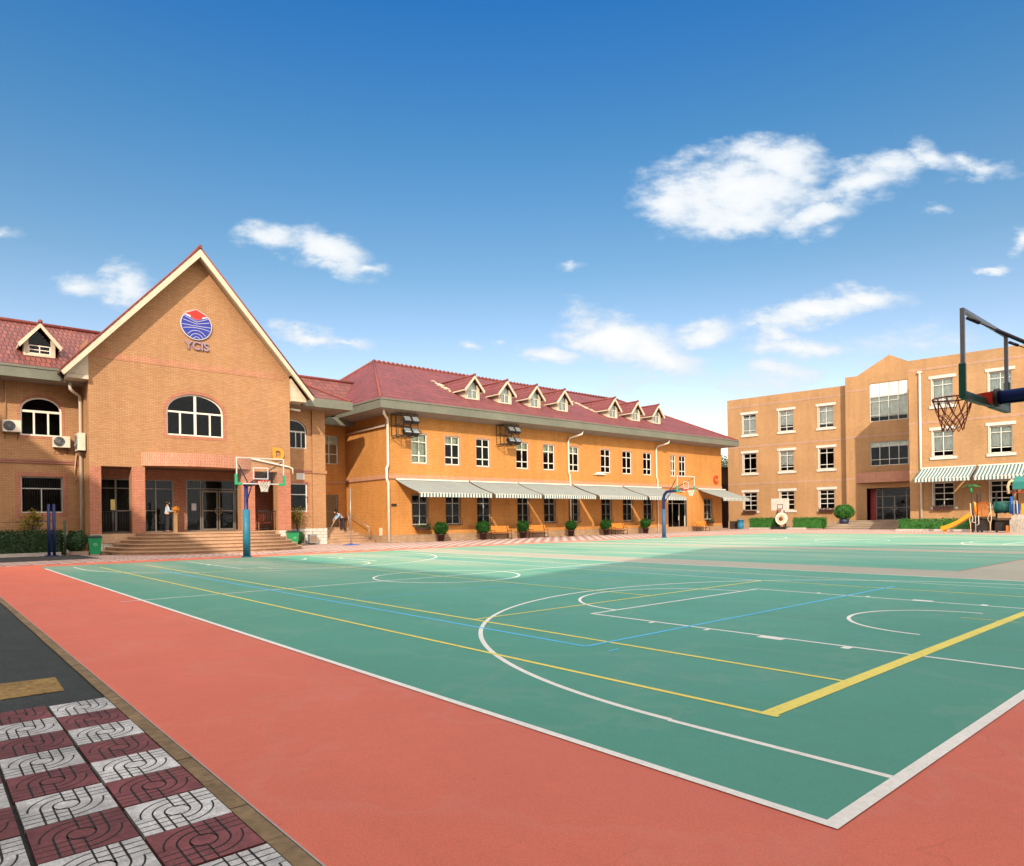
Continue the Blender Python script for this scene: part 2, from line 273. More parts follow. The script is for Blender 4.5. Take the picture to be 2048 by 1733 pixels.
# ------------------------------------------------------------------ mesh tools
ROOT = {}
class MB:
    def __init__(s): s.v = []; s.f = []; s.sm = []
    def q(s, pts, smooth=False):
        n = len(s.v); s.v += [tuple(p) for p in pts]; s.f.append(tuple(range(n, n + len(pts)))); s.sm.append(smooth)
    def box(s, x0, x1, y0, y1, z0, z1):
        n = len(s.v); s.v += [(x, y, z) for z in (z0, z1) for y in (y0, y1) for x in (x0, x1)]
        for f in ((0,2,3,1),(4,5,7,6),(0,1,5,4),(2,6,7,3),(0,4,6,2),(1,3,7,5)): s.f.append(tuple(n + i for i in f)); s.sm.append(False)
        return s
    def prism(s, pts, d):
        """closed polygon pts (3D) pushed by vector d"""
        d = Vector(d); a = [Vector(p) for p in pts]; b = [p + d for p in a]; k = len(a)
        s.q(a); s.q(list(reversed(b)))
        for i in range(k): s.q([a[(i + 1) % k], a[i], b[i], b[(i + 1) % k]])
        return s
    def tube(s, pts, r, n=8, cap=True):
        pts = [Vector(p) for p in pts]; rings = []; r = r if isinstance(r, (list, tuple)) else [r] * len(pts)
        ref = None
        for i, p in enumerate(pts):
            t = (pts[min(i + 1, len(pts) - 1)] - pts[max(i - 1, 0)]).normalized()
            if ref is None: ref = t.cross(Vector((0, 0, 1)) if abs(t.z) < .9 else Vector((1, 0, 0))).normalized()
            a = (ref - t * ref.dot(t)).normalized(); ref = a; b = t.cross(a)
            k = len(s.v); s.v += [tuple(p + (a * math.cos(2 * math.pi * j / n) + b * math.sin(2 * math.pi * j / n)) * r[i]) for j in range(n)]; rings.append(k)
        for i in range(len(rings) - 1):
            for j in range(n):
                s.f.append((rings[i] + j, rings[i] + (j + 1) % n, rings[i + 1] + (j + 1) % n, rings[i + 1] + j)); s.sm.append(True)
        if cap:
            s.f.append(tuple(rings[0] + j for j in reversed(range(n)))); s.sm.append(False)
            s.f.append(tuple(rings[-1] + j for j in range(n))); s.sm.append(False)
        return s
    def lathe(s, prof, n=24, c=(0, 0, 0)):
        rings = []
        for r, z in prof:
            k = len(s.v); s.v += [(c[0] + r * math.cos(2 * math.pi * j / n), c[1] + r * math.sin(2 * math.pi * j / n), c[2] + z) for j in range(n)]; rings.append(k)
        for i in range(len(rings) - 1):
            for j in range(n):
                s.f.append((rings[i] + j, rings[i] + (j + 1) % n, rings[i + 1] + (j + 1) % n, rings[i + 1] + j)); s.sm.append(True)
        return s
    def ring(s, c, r, rt, ax='z', n=24, m=6, a0=0, a1=360):
        pts = []
        for i in range(n + 1):
            a = R(a0 + (a1 - a0) * i / n)
            u, w = r * math.cos(a), r * math.sin(a)
            pts.append(Vector(c) + (Vector((u, w, 0)) if ax == 'z' else Vector((u, 0, w)) if ax == 'y' else Vector((0, u, w))))
        return s.tube(pts, rt, m)
    def leaf(s, p, sz, r=rnd):
        a = Vector((r.gauss(0, 1), r.gauss(0, 1), r.gauss(0, 1))).normalized(); b = a.orthogonal().normalized(); b = Matrix.Rotation(r.uniform(0, 6.28), 3, a) @ b; c = a.cross(b)
        p = Vector(p); k = sz * r.uniform(.6, 1.2)
        s.q([p - b * k, p - c * k * .5, p + b * k, p + c * k * .5])
    def rot(s, m, c=(0, 0, 0), start=0):
        c = Vector(c)
        for i in range(start, len(s.v)): s.v[i] = tuple(m @ (Vector(s.v[i]) - c) + c)
        return s
    def build(s, name, m, parent=None, world=False, bevel=0):
        me = bpy.data.meshes.new(name)
        vs = s.v
        if world and parent is not None:
            inv = ROOT[parent.name].inverted(); vs = [tuple(inv @ Vector(p)) for p in vs]
        me.from_pydata(vs, [], s.f); me.polygons.foreach_set('use_smooth', s.sm); me.update()
        me.materials.append(m)
        o = bpy.data.objects.new(name, me); COL.objects.link(o)
        if parent is not None: o.parent = parent; ROOT[o.name] = ROOT[parent.name]
        else: ROOT[o.name] = Matrix()
        if bevel:
            b = o.modifiers.new('bevel', 'BEVEL'); b.width = bevel; b.segments = 2; b.limit_method = 'ANGLE'
        return o
def tag(o, label=None, cat=None, group=None, kind=None):
    if label: o['label'] = label
    if cat: o['category'] = cat
    if group: o['group'] = group
    if kind: o['kind'] = kind
    return o
def thing(name, label, cat, loc=(0, 0, 0), rz=0, group=None):
    o = bpy.data.objects.new(name, None); COL.objects.link(o); o.location = loc; o.rotation_euler = (0, 0, rz)
    o.empty_display_size = .3; ROOT[o.name] = Matrix.Translation(loc) @ Matrix.Rotation(rz, 4, 'Z')
    return tag(o, label, cat, group)
def struct(name, mb, m):
    return tag(mb.build(name, m), kind='structure')
def dup(o, loc=None, rz=None, label=None, parent=None):
    c = o.copy(); COL.objects.link(c)
    if parent is not None: c.parent = parent
    if loc is not None: c.location = loc
    if rz is not None: c.rotation_euler = (0, 0, rz)
    if label: c['label'] = label
    for ch in list(o.children): dup(ch, parent=c)
    return c
def text(name, s, size, depth, m, parent, org, ang=0, bold=0):
    """raised lettering standing in the x-z plane, facing -y, centred on org"""
    cu = bpy.data.curves.new(name, 'FONT'); cu.body = s; cu.size = size; cu.extrude = depth; cu.align_x = 'CENTER'; cu.align_y = 'CENTER'; cu.offset = bold
    t = bpy.data.objects.new(name, cu); COL.objects.link(t); bpy.context.view_layer.update()
    me = bpy.data.meshes.new_from_object(t.evaluated_get(bpy.context.evaluated_depsgraph_get())); bpy.data.objects.remove(t)
    mt = Matrix.Translation(org) @ Matrix.Rotation(R(90), 4, 'X')
    me.transform(mt)
    if parent is None or True:
        me.materials.clear(); me.materials.append(m)
    o = bpy.data.objects.new(name, me); COL.objects.link(o)
    if parent is not None: o.parent = parent; ROOT[o.name] = ROOT[parent.name]
    return o

# ------------------------------------------------------------------ walls and windows (local facade frame: x along, -y out, z up)
def arch_pts(x0, x1, zs, zt, n=14):
    c = (x0 + x1) / 2; a = (x1 - x0) / 2; h = zt - zs
    return [(c - a * math.cos(math.pi * i / n), zs + h * math.sin(math.pi * i / n)) for i in range(n + 1)]
def wall_grid(mb, x0, x1, z0, z1, holes, y, dep=.22, skip_sill=False):
    """holes: (x0,x1,z0,z1[,spring])"""
    xs = sorted({x0, x1, *[h[0] for h in holes], *[h[1] for h in holes]}); zs = sorted({z0, z1, *[h[2] for h in holes], *[h[3] for h in holes]})
    for i in range(len(xs) - 1):
        for j in range(len(zs) - 1):
            cx, cz = (xs[i] + xs[i + 1]) / 2, (zs[j] + zs[j + 1]) / 2
            if any(h[0] < cx < h[1] and h[2] < cz < h[3] for h in holes): continue
            mb.q([(xs[i], y, zs[j]), (xs[i + 1], y, zs[j]), (xs[i + 1], y, zs[j + 1]), (xs[i], y, zs[j + 1])])
    for h in holes:
        a, b, c, d = h[:4]; d2 = h[4] if len(h) > 4 else d
        mb.q([(a, y, c), (a, y + dep, c), (b, y + dep, c), (b, y, c)])
        mb.q([(a, y, c), (a, y, d2), (a, y + dep, d2), (a, y + dep, c)])
        mb.q([(b, y, c), (b, y + dep, c), (b, y + dep, d2), (b, y, d2)])
        if len(h) > 4:
            p = arch_pts(a, b, d2, d); k = len(p) // 2
            for i in range(len(p) - 1):
                mb.q([(p[i][0], y, p[i][1]), (p[i + 1][0], y, p[i + 1][1]), (p[i + 1][0], y, d), (p[i][0], y, d)])
                mb.q([(p[i][0], y, p[i][1]), (p[i][0], y + dep, p[i][1]), (p[i + 1][0], y + dep, p[i + 1][1]), (p[i + 1][0], y, p[i + 1][1])])
        else: mb.q([(a, y, d), (b, y, d), (b, y + dep, d), (a, y + dep, d)])
def side(mb, x, y0, y1, z0, z1, face=-1):
    p = [(x, y0, z0), (x, y1, z0), (x, y1, z1), (x, y0, z1)]
    mb.q(p if face > 0 else p[::-1])
def window(parent, x0, x1, z0, z1, y, vbars=(), hbars=(), fr=.06, frm=None, curtain=None, cfrac=(0, 1), spring=None, bar=.05, dep=.1, name='window', vb_rng=None, dark=True):
    frm = frm or FRAME; yy = y + dep; mb = MB(); zt = spring if spring else z1
    mb.box(x0, x0 + fr, yy, yy + .06, z0, zt); mb.box(x1 - fr, x1, yy, yy + .06, z0, zt); mb.box(x0 + fr, x1 - fr, yy, yy + .06, z0, z0 + fr)
    if spring:
        p = arch_pts(x0, x1, spring, z1); q = arch_pts(x0 + fr, x1 - fr, spring, z1 - fr)
        for i in range(len(p) - 1): mb.prism([(p[i][0], yy, p[i][1]), (p[i + 1][0], yy, p[i + 1][1]), (q[i + 1][0], yy, q[i + 1][1]), (q[i][0], yy, q[i][1])], (0, .06, 0))
    else: mb.box(x0 + fr, x1 - fr, yy, yy + .06, z1 - fr, z1)
    for h in hbars: mb.box(x0 + fr, x1 - fr, yy + .006, yy + .054, h - bar / 2, h + bar / 2)
    for v in vbars:
        if isinstance(v, tuple): vx, va, vb, vw = v
        else: vx, va, vb, vw = v, z0 + fr, zt - fr, bar
        mb.box(vx - vw / 2, vx + vw / 2, yy + .003, yy + .057, va, vb)
    w = mb.build(name, frm, parent)
    g = MB()
    if spring: g.q([(a, yy + .03, b) for a, b in [(x0 + fr, z0 + fr), (x1 - fr, z0 + fr)] + list(reversed(arch_pts(x0 + fr, x1 - fr, spring, z1 - fr)))])
    else: g.q([(x0 + fr, yy + .03, z0 + fr), (x1 - fr, yy + .03, z0 + fr), (x1 - fr, yy + .03, z1 - fr), (x0 + fr, yy + .03, z1 - fr)])
    g.build('pane', GLASS, w)
    if curtain:
        c = MB(); H = z1 - z0; a = z0 + H * cfrac[0]; b = z0 + H * cfrac[1]; k = 18; n = max(2, int((x1 - x0) * k))
        for i in range(n):
            xa, xb = x0 + (x1 - x0) * i / n, x0 + (x1 - x0) * (i + 1) / n
            c.q([(xa, yy + .16 + .03 * (i % 2), a), (xb, yy + .16 + .03 * ((i + 1) % 2), a), (xb, yy + .16 + .03 * ((i + 1) % 2), b), (xa, yy + .16 + .03 * (i % 2), b)])
        c.build('curtain', curtain, w)
    return w
def leafbox(name, x0, x1, y0, y1, z0, z1, m, parent=None, n=1500, sz=.05, lab=None, cat=None, group=None, world=False, edge=.05):
    mb = MB(); rr = random.Random(int(x0 * 31 + y0 * 7 + z1 * 13))
    mb.box(x0 + .07, x1 - .07, y0 + .07, y1 - .07, z0, z1 - .07)
    for _ in range(n):
        f = rr.random(); x = rr.uniform(x0, x1); y = rr.uniform(y0, y1); z = rr.uniform(z0, z1)
        if f < .3: z = z1
        elif f < .7: y = y0
        elif f < .8: y = y1
        elif f < .9: x = x0
        else: x = x1
        mb.leaf((x + rr.gauss(0, edge), y + rr.gauss(0, edge), max(z0, z + rr.gauss(0, edge))), sz, rr)
    return mb.build(name, m, parent)
def leafball(mb, c, r, n, sz, rr, flat=1.0, core=True):
    if core: mb.lathe([(max(.001, .86 * r * math.cos(R(a))), .86 * r * flat * math.sin(R(a))) for a in range(-90, 91, 18)], 14, c)
    for _ in range(n):
        d = Vector((rr.gauss(0, 1), rr.gauss(0, 1), rr.gauss(0, 1))).normalized(); k = r * (1 + rr.gauss(0, .05)) * (.94 + .1 * math.sin(d.x * 7 + d.z * 5) )
        mb.leaf((c[0] + d.x * k, c[1] + d.y * k, c[2] + d.z * k * flat), sz, rr)

# ================================================================== SETTING
g = MB(); g.q([(-900, -900, -.03), (900, -900, -.03), (900, 900, -.03), (-900, 900, -.03)])
struct('ground', g, mat('ground_dirt', (.19, .17, .14), .95, ((.05, .2, 4), (2, .15, 4)), bump=.3, bscale=6))
PAVE = checker_mat('checker_paving', (.56, .47, .41), (.36, .165, .14), .41, .41, .03)
g = MB(); g.q([(-14, 28.2, 0), (90, 28.2, 0), (90, 70, 0), (-14, 70, 0)]); g.q([(50.5, -20, 0), (90, -20, 0), (90, 28.2, 0), (50.5, 28.2, 0)])
struct('pavement', g, PAVE)
def court_mat(name, c, amt=.07, glare_fade=0, fcol=(.42, .45, .33)):
    m, nt, N, L, P = nodes_of(name); tc = N.new('ShaderNodeTexCoord'); O = tc.outputs['Object']
    def mth(op, a, b):
        n = N.new('ShaderNodeMath'); n.operation = op
        for i, v in enumerate((a, b)):
            if isinstance(v, (int, float)): n.inputs[i].default_value = v
            else: L.new(v, n.inputs[i])
        return n.outputs[0]
    def thr(fac, lo, hi):
        r = N.new('ShaderNodeMapRange'); r.interpolation_type = 'SMOOTHSTEP'; r.inputs['From Min'].default_value = lo; r.inputs['From Max'].default_value = hi; L.new(fac, r.inputs[0]); return r.outputs[0]
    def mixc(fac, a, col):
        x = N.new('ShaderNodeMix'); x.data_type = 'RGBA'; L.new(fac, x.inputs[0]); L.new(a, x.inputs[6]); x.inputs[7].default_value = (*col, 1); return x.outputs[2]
    mp = N.new('ShaderNodeMapping'); mp.inputs['Scale'].default_value = (.5, .12, 1); mp.inputs['Rotation'].default_value = (0, 0, R(20)); L.new(O, mp.inputs[0])
    col = vary(N, L, rgb(N, c), O, ((.12, amt * .7, 3), (1.1, amt * .4, 5), (7, .025, 5), (160, .13, 2)))
    col = vary(N, L, col, mp.outputs[0], ((1, amt * .8, 5),))
    if glare_fade:   # sunlit glare painted in as pale tint, plus fading, strongest on the far side
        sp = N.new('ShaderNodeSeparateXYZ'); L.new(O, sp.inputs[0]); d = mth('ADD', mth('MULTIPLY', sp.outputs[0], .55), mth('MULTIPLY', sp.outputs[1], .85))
        far = thr(d, 9, 24); n3 = ramp_noise(N, L, mp.outputs[0], .9, 6); f = mth('MULTIPLY', far, mth('MULTIPLY', thr(n3.outputs['Fac'], .3, .75), glare_fade)); col = mixc(f, col, fcol)
    # scuffs: short curved rubber marks, specks of grit, and dried puddle rims
    wv = N.new('ShaderNodeTexWave'); wv.wave_type = 'RINGS'; wv.inputs['Scale'].default_value = .9; wv.inputs['Distortion'].default_value = 9; wv.inputs['Detail'].default_value = 3; wv.inputs['Detail Scale'].default_value = 1.6; L.new(O, wv.inputs['Vector'])
    nm = ramp_noise(N, L, O, .9, 3); sc = mth('MULTIPLY', thr(wv.outputs['Fac'], .985, 1.0), thr(nm.outputs['Fac'], .56, .68)); col = mixc(mth('MULTIPLY', sc, .2), col, tuple(x * .45 for x in c))
    vo = N.new('ShaderNodeTexVoronoi'); vo.inputs['Scale'].default_value = 5; L.new(O, vo.inputs['Vector']); n4 = ramp_noise(N, L, O, 2.2, 2)
    sp_ = mth('MULTIPLY', mth('LESS_THAN', vo.outputs['Distance'], .045), thr(n4.outputs['Fac'], .5, .6)); col = mixc(mth('MULTIPLY', sp_, .4), col, (.12, .09, .06))
    n5 = ramp_noise(N, L, O, .35, 6, .55); rim = mth('MULTIPLY', thr(n5.outputs['Fac'], .485, .5), mth('SUBTRACT', 1, thr(n5.outputs['Fac'], .5, .53))); col = mixc(mth('MULTIPLY', rim, .06), col, (.6, .5, .4))
    L.new(col, P.inputs['Base Color']); P.inputs['Specular IOR Level'].default_value = .35
    n = ramp_noise(N, L, O, .6, 4); mr = N.new('ShaderNodeMapRange'); mr.inputs['To Min'].default_value = .45; mr.inputs['To Max'].default_value = .75; L.new(n.outputs['Fac'], mr.inputs[0]); L.new(mr.outputs[0], P.inputs['Roughness'])
    n2 = ramp_noise(N, L, O, 180, 3); b = N.new('ShaderNodeBump'); b.inputs['Strength'].default_value = .3; b.inputs['Distance'].default_value = .004; L.new(n2.outputs['Fac'], b.inputs['Height']); L.new(b.outputs[0], P.inputs['Normal'])
    MATS[name] = m; return m
def paint_mat(name, c, under, wear=.5):
    """court paint worn through in specks to the surface colour"""
    m, nt, N, L, P = nodes_of(name); tc = N.new('ShaderNodeTexCoord'); O = tc.outputs['Object']
    n = ramp_noise(N, L, O, 38, 6, .7); n2 = ramp_noise(N, L, O, 1.4, 4)
    ad = N.new('ShaderNodeMath'); ad.operation = 'MULTIPLY_ADD'; L.new(n2.outputs['Fac'], ad.inputs[0]); ad.inputs[1].default_value = .45; L.new(n.outputs['Fac'], ad.inputs[2])
    r = N.new('ShaderNodeMapRange'); r.inputs['From Min'].default_value = .80; r.inputs['From Max'].default_value = .92; r.inputs['To Max'].default_value = wear * .7; L.new(ad.outputs[0], r.inputs[0])
    x = N.new('ShaderNodeMix'); x.data_type = 'RGBA'; L.new(r.outputs[0], x.inputs[0]); L.new(vary(N, L, rgb(N, c), O, ((1, .07, 4), (30, .08, 4))), x.inputs[6]); x.inputs[7].default_value = (*under, 1)
    L.new(x.outputs[2], P.inputs['Base Color']); P.inputs['Roughness'].default_value = .65; MATS[name] = m; return m
CRED = court_mat('court_red', (.72, .172, .102)); CGRN = court_mat('court_green', (.085, .33, .235), glare_fade=.85); CTAN = court_mat('court_tan', (.38, .36, .28), glare_fade=.6, fcol=(.4, .4, .3))
g = MB(); g.q([(-1.895, -14, .004), (50.5, -14, .004), (50.5, 28.2, .004), (-1.895, 28.2, .004)]); struct('red_court_border', g, CRED)
g = MB()
def rect(mb, x0, x1, y0, y1, z): mb.q([(x0, y0, z), (x1, y0, z), (x1, y1, z), (x0, y1, z)])
rect(g, 0, 13.9, 0, 26.6, .008); rect(g, 13.9, 49.2, 4.0, 27.0, .0082)
rect(g, 28.5, 49.2, -6, 4.0, .0081)
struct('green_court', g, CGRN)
g = MB(); rect(g, 13.88, 15.9, -2, 26.9, .0088); rect(g, 15.9, 28.45, -2, 3.95, .0088); rect(g, 24.9, 26.6, 3.95, 26.9, .0089)
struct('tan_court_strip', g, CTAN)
LW = paint_mat('line_white', (.9, .87, .78), (.3, .4, .33)); LY = paint_mat('line_yellow', (.9, .76, .14), (.25, .4, .2)); LB = paint_mat('line_blue', (.12, .6, .95), (.1, .36, .35))
zc = [.0096]
def line(mb, a, b, w=.05):
    zc[0] += .00001; a = Vector((*a, 0)); b = Vector((*b, 0)); d = (b - a).normalized(); n = Vector((-d.y, d.x, 0)) * w / 2
    mb.q([(p.x, p.y, zc[0]) for p in (a - n, b - n, b + n, a + n)])
def arc(mb, c, r, a0, a1, w=.05, n=64):
    zc[0] += .00001; n = max(8, int(n * abs(a1 - a0) / 360) * 1)
    for i in range(n):
        p = [R(a0 + (a1 - a0) * (i + k) / n) for k in (0, 1)]
        mb.q([(c[0] + q * math.cos(t), c[1] + q * math.sin(t), zc[0]) for t, q in ((p[0], r - w / 2), (p[0], r + w / 2), (p[1], r + w / 2), (p[1], r - w / 2))])
W_, L_ = 13.86, 25.36; cx = W_ / 2
g = MB()
line(g, (0, -.03), (0, L_), .06); line(g, (-.03, 0), (W_, 0), .075); line(g, (W_, 0), (W_, L_), .05); line(g, (-.35, L_ / 2), (W_, L_ / 2), .05)
arc(g, (cx, L_ / 2), 1.82, 0, 360, .05, 96)
for y0, s in ((0, 1), (L_, -1)):
    line(g, (.80, y0), (.80, y0 + s * 1.48), .05); line(g, (W_ - .80, y0), (W_ - .80, y0 + s * 1.48), .05)
    arc(g, (cx, y0 + s * 1.48), 6.115, 0 if s > 0 else 180, 180 if s > 0 else 360, .055, 220)
    line(g, (4.37, y0), (4.37, y0 + s * 5.45), .05); line(g, (9.08, y0), (9.08, y0 + s * 5.45), .05); line(g, (4.35, y0 + s * 5.45), (9.1, y0 + s * 5.45), .05)
    arc(g, (6.73, y0 + s * 5.45), 1.8, 0 if s > 0 else 180, 180 if s > 0 else 360, .05, 96)
    arc(g, (6.9, y0 + s * 1.5), 1.22, 0 if s > 0 else 180, 180 if s > 0 else 360, .05, 80)
    for xx, sg in ((4.37, -1), (9.08, 1)):
        for yy, w2, ln in ((1.75, .09, .12), (2.6, .3, .12), (3.45, .05, .12), (4.3, .05, .12)):
            line(g, (xx + sg * .02, y0 + s * yy), (xx + sg * .14, y0 + s * yy), w2)
line(g, (12.2, .9), (12.2, 24.4), .04); line(g, (10.75, .9), (10.75, 24.4), .04)
# the markings of the courts beyond
for X0 in (28.2,):
    c2 = X0 + 6.9
    line(g, (X0 + 1, 2), (X0 + 1, 26), .05); arc(g, (c2, 14.5), 1.8, 0, 360, .05); line(g, (X0 + 1, 14.5), (X0 + 13.8, 14.5), .05)
    for y0, s in ((26.4, -1), (1.6, 1)):
        arc(g, (c2, y0 + s * 1.5), 6, 0 if s > 0 else 180, 180 if s > 0 else 360, .05, 120); line(g, (c2 - 2.4, y0), (c2 - 2.4, y0 + s * 5.5)); line(g, (c2 + 2.4, y0), (c2 + 2.4, y0 + s * 5.5)); line(g, (c2 - 2.4, y0 + s * 5.5), (c2 + 2.4, y0 + s * 5.5)); arc(g, (c2, y0 + s * 5.5), 1.8, 0 if s > 0 else 180, 180 if s > 0 else 360, .05)
    line(g, (X0 + 13.8, 2), (X0 + 13.8, 26), .05)
struct('white_court_lines', g, LW)
zc[0] = .0108; g = MB()
line(g, (1.42, 1.0), (1.42, 24.6), .05); line(g, (2.78, 1.1), (2.78, 24.6), .05)
line(g, (1.39, 1.08), (10.75, 1.12), .12); line(g, (2.78, 6.25), (10.75, 6.25), .045); line(g, (6.8, 6.25), (6.8, 19.2), .04); line(g, (2.78, 19.2), (10.75, 19.2), .045); line(g, (10.75, 1.1), (10.75, 6.25), .04)
line(g, (7.5, .95), (7.5, 1.6), .03)
struct('yellow_court_lines', g, LY)
zc[0] = .0114; g = MB()
line(g, (2.4, 3.75), (2.4, 21.4), .045); line(g, (2.4, 3.75), (11.2, 3.76), .045); line(g, (2.35, 9.7), (11.0, 9.7), .03); line(g, (11.2, 3.76), (11.2, 21.4), .03); line(g, (2.4, 21.4), (11.2, 21.4), .03); line(g, (2.38, 3.4), (2.55, 3.4), .03)
struct('blue_court_lines', g, LB)
# near left: kerb, asphalt, grooved tiles
g = MB(); y = -3.0; i = 0
while y < 28.1:
    ln = .46; g.box(-1.985 - rnd.uniform(0, .004), -1.903, y + .003, y + ln - .003, -.03, .012 + rnd.uniform(0, .004)); y += ln
struct('kerb', g, mat('kerb_stone', (.24, .165, .085), .85, ((1.5, .25, 4), (12, .25, 4)), bump=.5, bscale=25))
g = MB(); g.box(-1.900, -1.892, -3, 28.2, -.03, .016); struct('metal_edge', g, mat('edge_strip', (.42, .38, .36), .5))
g = MB(); rect(g, -1.905, -1.895, -3, 28.2, .0045); rect(g, -1.997, -1.984, -3, 28.2, .0045); struct('kerb_gap', g, mat('gap_dirt', (.03, .03, .028), .95))
ASPH = mat('asphalt', (.044, .054, .051), .85, ((.4, .15, 4), (3, .15, 5), (70, .35, 3)), bump=.6, bscale=120)
g = MB(); g.q([(-14, 4.985, .004), (-1.99, 4.985, .004), (-1.99, 28.2, .004), (-14, 28.2, .004)]); struct('asphalt_path', g, ASPH)
g = MB(); g.q([(-14, -6, 0), (-1.99, -6, 0), (-1.99, 4.985, 0), (-14, 4.985, 0)]); struct('tile_bed', g, mat('joint_dirt', (.03, .032, .028), .95, ((8, .4, 4),), bump=.6))
g = MB(); g.q([(-4.6, 5.56, .009), (-2.2, 5.53, .009), (-2.18, 6.2, .009), (-4.6, 6.42, .009)]); struct('yellow_road_mark', g, mat('worn_ochre', (.3, .19, .06), .85, ((2, .3, 4), (25, .4, 4)), bump=.4, bscale=80))
g = MB(); g.q([(-14, 31.4, .006), (-.8, 31.3, .006), (2.7, 31.6, .006), (2.6, 36.4, .006), (-14, 36.4, .006)]); struct('dark_ground_patch', g, mat('dark_patch', (.035, .035, .035), .9))  # flat dark patch over the paving, before the hedge

def tile_material(name, c, amt):
    m, nt, N, L, P = nodes_of(name); tc = N.new('ShaderNodeTexCoord')
    ge = N.new('ShaderNodeNewGeometry')
    mr = N.new('ShaderNodeMapRange'); mr.inputs['To Min'].default_value = 1 - amt; mr.inputs['To Max'].default_value = 1 + amt * .6; L.new(ge.outputs['Random Per Island'], mr.inputs[0])
    sc = N.new('ShaderNodeVectorMath'); sc.operation = 'SCALE'; L.new(rgb(N, c), sc.inputs[0]); L.new(mr.outputs[0], sc.inputs['Scale'])
    L.new(vary(N, L, sc.outputs[0], tc.outputs['Object'], ((2.2, .22, 4), (14, .26, 6), (90, .22, 3))), P.inputs['Base Color']); P.inputs['Roughness'].default_value = .8
    n = ramp_noise(N, L, tc.outputs['Object'], 70, 5); b = N.new('ShaderNodeBump'); b.inputs['Strength'].default_value = .6; b.inputs['Distance'].default_value = .004; L.new(n.outputs['Fac'], b.inputs['Height']); L.new(b.outputs[0], P.inputs['Normal'])
    MATS[name] = m; return m
TW = tile_material('tile_white', (.56, .56, .54), .2); TR = tile_material('tile_red', (.2, .058, .06), .18)
GRV = mat('groove_dirt', (.035, .035, .032), .95)
def gline(mb, pts, w, ox, oy, sx, sy, z):
    P_ = [Vector((ox + u * sx, oy + v * sy, z)) for u, v in pts]
    for a, b in zip(P_, P_[1:]):
        d = (b - a); ln = d.length; d = d / ln; n = Vector((-d.y, d.x, 0)) * w / 2; e = d * w * .3
        mb.q([tuple(p) for p in (a - n - e, b - n + e, b + n + e, a + n - e)])
def groove_tile(mb, ox, oy, sx, sy, z):
    def a(r, s0, s1, k=1):
        return [(.5 + r * math.cos(R(s0 + (s1 - s0) * i / 10)), .5 + r * k * math.sin(R(s0 + (s1 - s0) * i / 10))) for i in range(11)]
    w = .0085
    gline(mb, [(.5 + .15 * math.cos(R(t)), .5 + .15 * math.sin(R(t))) for t in range(0, 361, 20)], w, ox, oy, sx, sy, z)
    for flip in (0, 1):
        def F(pts): return [(1 - u, 1 - v) for u, v in pts] if flip else pts
        for r in (.285, .42):
            gline(mb, F(a(r, 180, 90)), w, ox, oy, sx, sy, z)
        gline(mb, F([(.5, .65), (.5, 1)]), w, ox, oy, sx, sy, z)
        gline(mb, F([(.215, .5), (.215, 0)]), w * 1.2, ox, oy, sx, sy, z); gline(mb, F([(.35, .5), (.35, 0)]), w, ox, oy, sx, sy, z)
        for v in (.12, .25, .38): gline(mb, F([(0, v), (.5, v)]), w * .85, ox, oy, sx, sy, z)
        gline(mb, F([(.08, .5), (.0, .49)]), w * .7, ox, oy, sx, sy, z)
tw, tr, gv = MB(), MB(), MB()
for c in range(0, 8):
    for r in range(0, 15):
        x1 = -1.998 - c * .4; x0 = x1 - .381; y1 = 4.972 - r * .4255 + (.03 if c == 1 else -.02 if c == 2 else 0) ; y0 = y1 - .4125
        j = rnd.uniform(-.004, .004); y0 += rnd.uniform(-.003, .003); z = .016 + rnd.uniform(0, .005)
        (tw if (c + r) % 2 == 0 else tr).box(x0 + j, x1 + j, y0, y1, -.01, z)
        groove_tile(gv, x0 + j, y0, x1 - x0, y1 - y0, z + .0006)
struct('tile_path', tw, TW); struct('tile_path_dark_red', tr, TR); struct('tile_path_grooves', gv, GRV)

# ================================================================== GABLED BUILDING (world coordinates, facade at y = 37)
D = thing('school_building', 'tan brick building with steep gable, arched window and round emblem above a columned porch', 'building', (8.24, 37, 0))
def bD(mb, name, m, parent=None): return mb.build(name, m, parent or D, world=(parent is None or parent is D))
# children of children share the root frame, so world coordinates are converted the same way
def bW(mb, name, m, parent): return mb.build(name, m, parent, world=True)
class Frame:
    """window() etc. in world coordinates for an axis-aligned facade"""
def win_w(root, x0, x1, z0, z1, y, **k):
    o = ROOT[root.name].translation; sh = lambda v, a: v - a
    k2 = dict(k)
    for key, off in (('hbars', o.z),):
        if key in k2: k2[key] = [v - off for v in k2[key]]
    if 'vbars' in k2: k2['vbars'] = [(v[0] - o.x, v[1] - o.z, v[2] - o.z, v[3]) if isinstance(v, tuple) else v - o.x for v in k2['vbars']]
    if k2.get('spring'): k2['spring'] -= o.z
    return window(root, x0 - o.x, x1 - o.x, z0 - o.z, z1 - o.z, y - o.y, **k2)

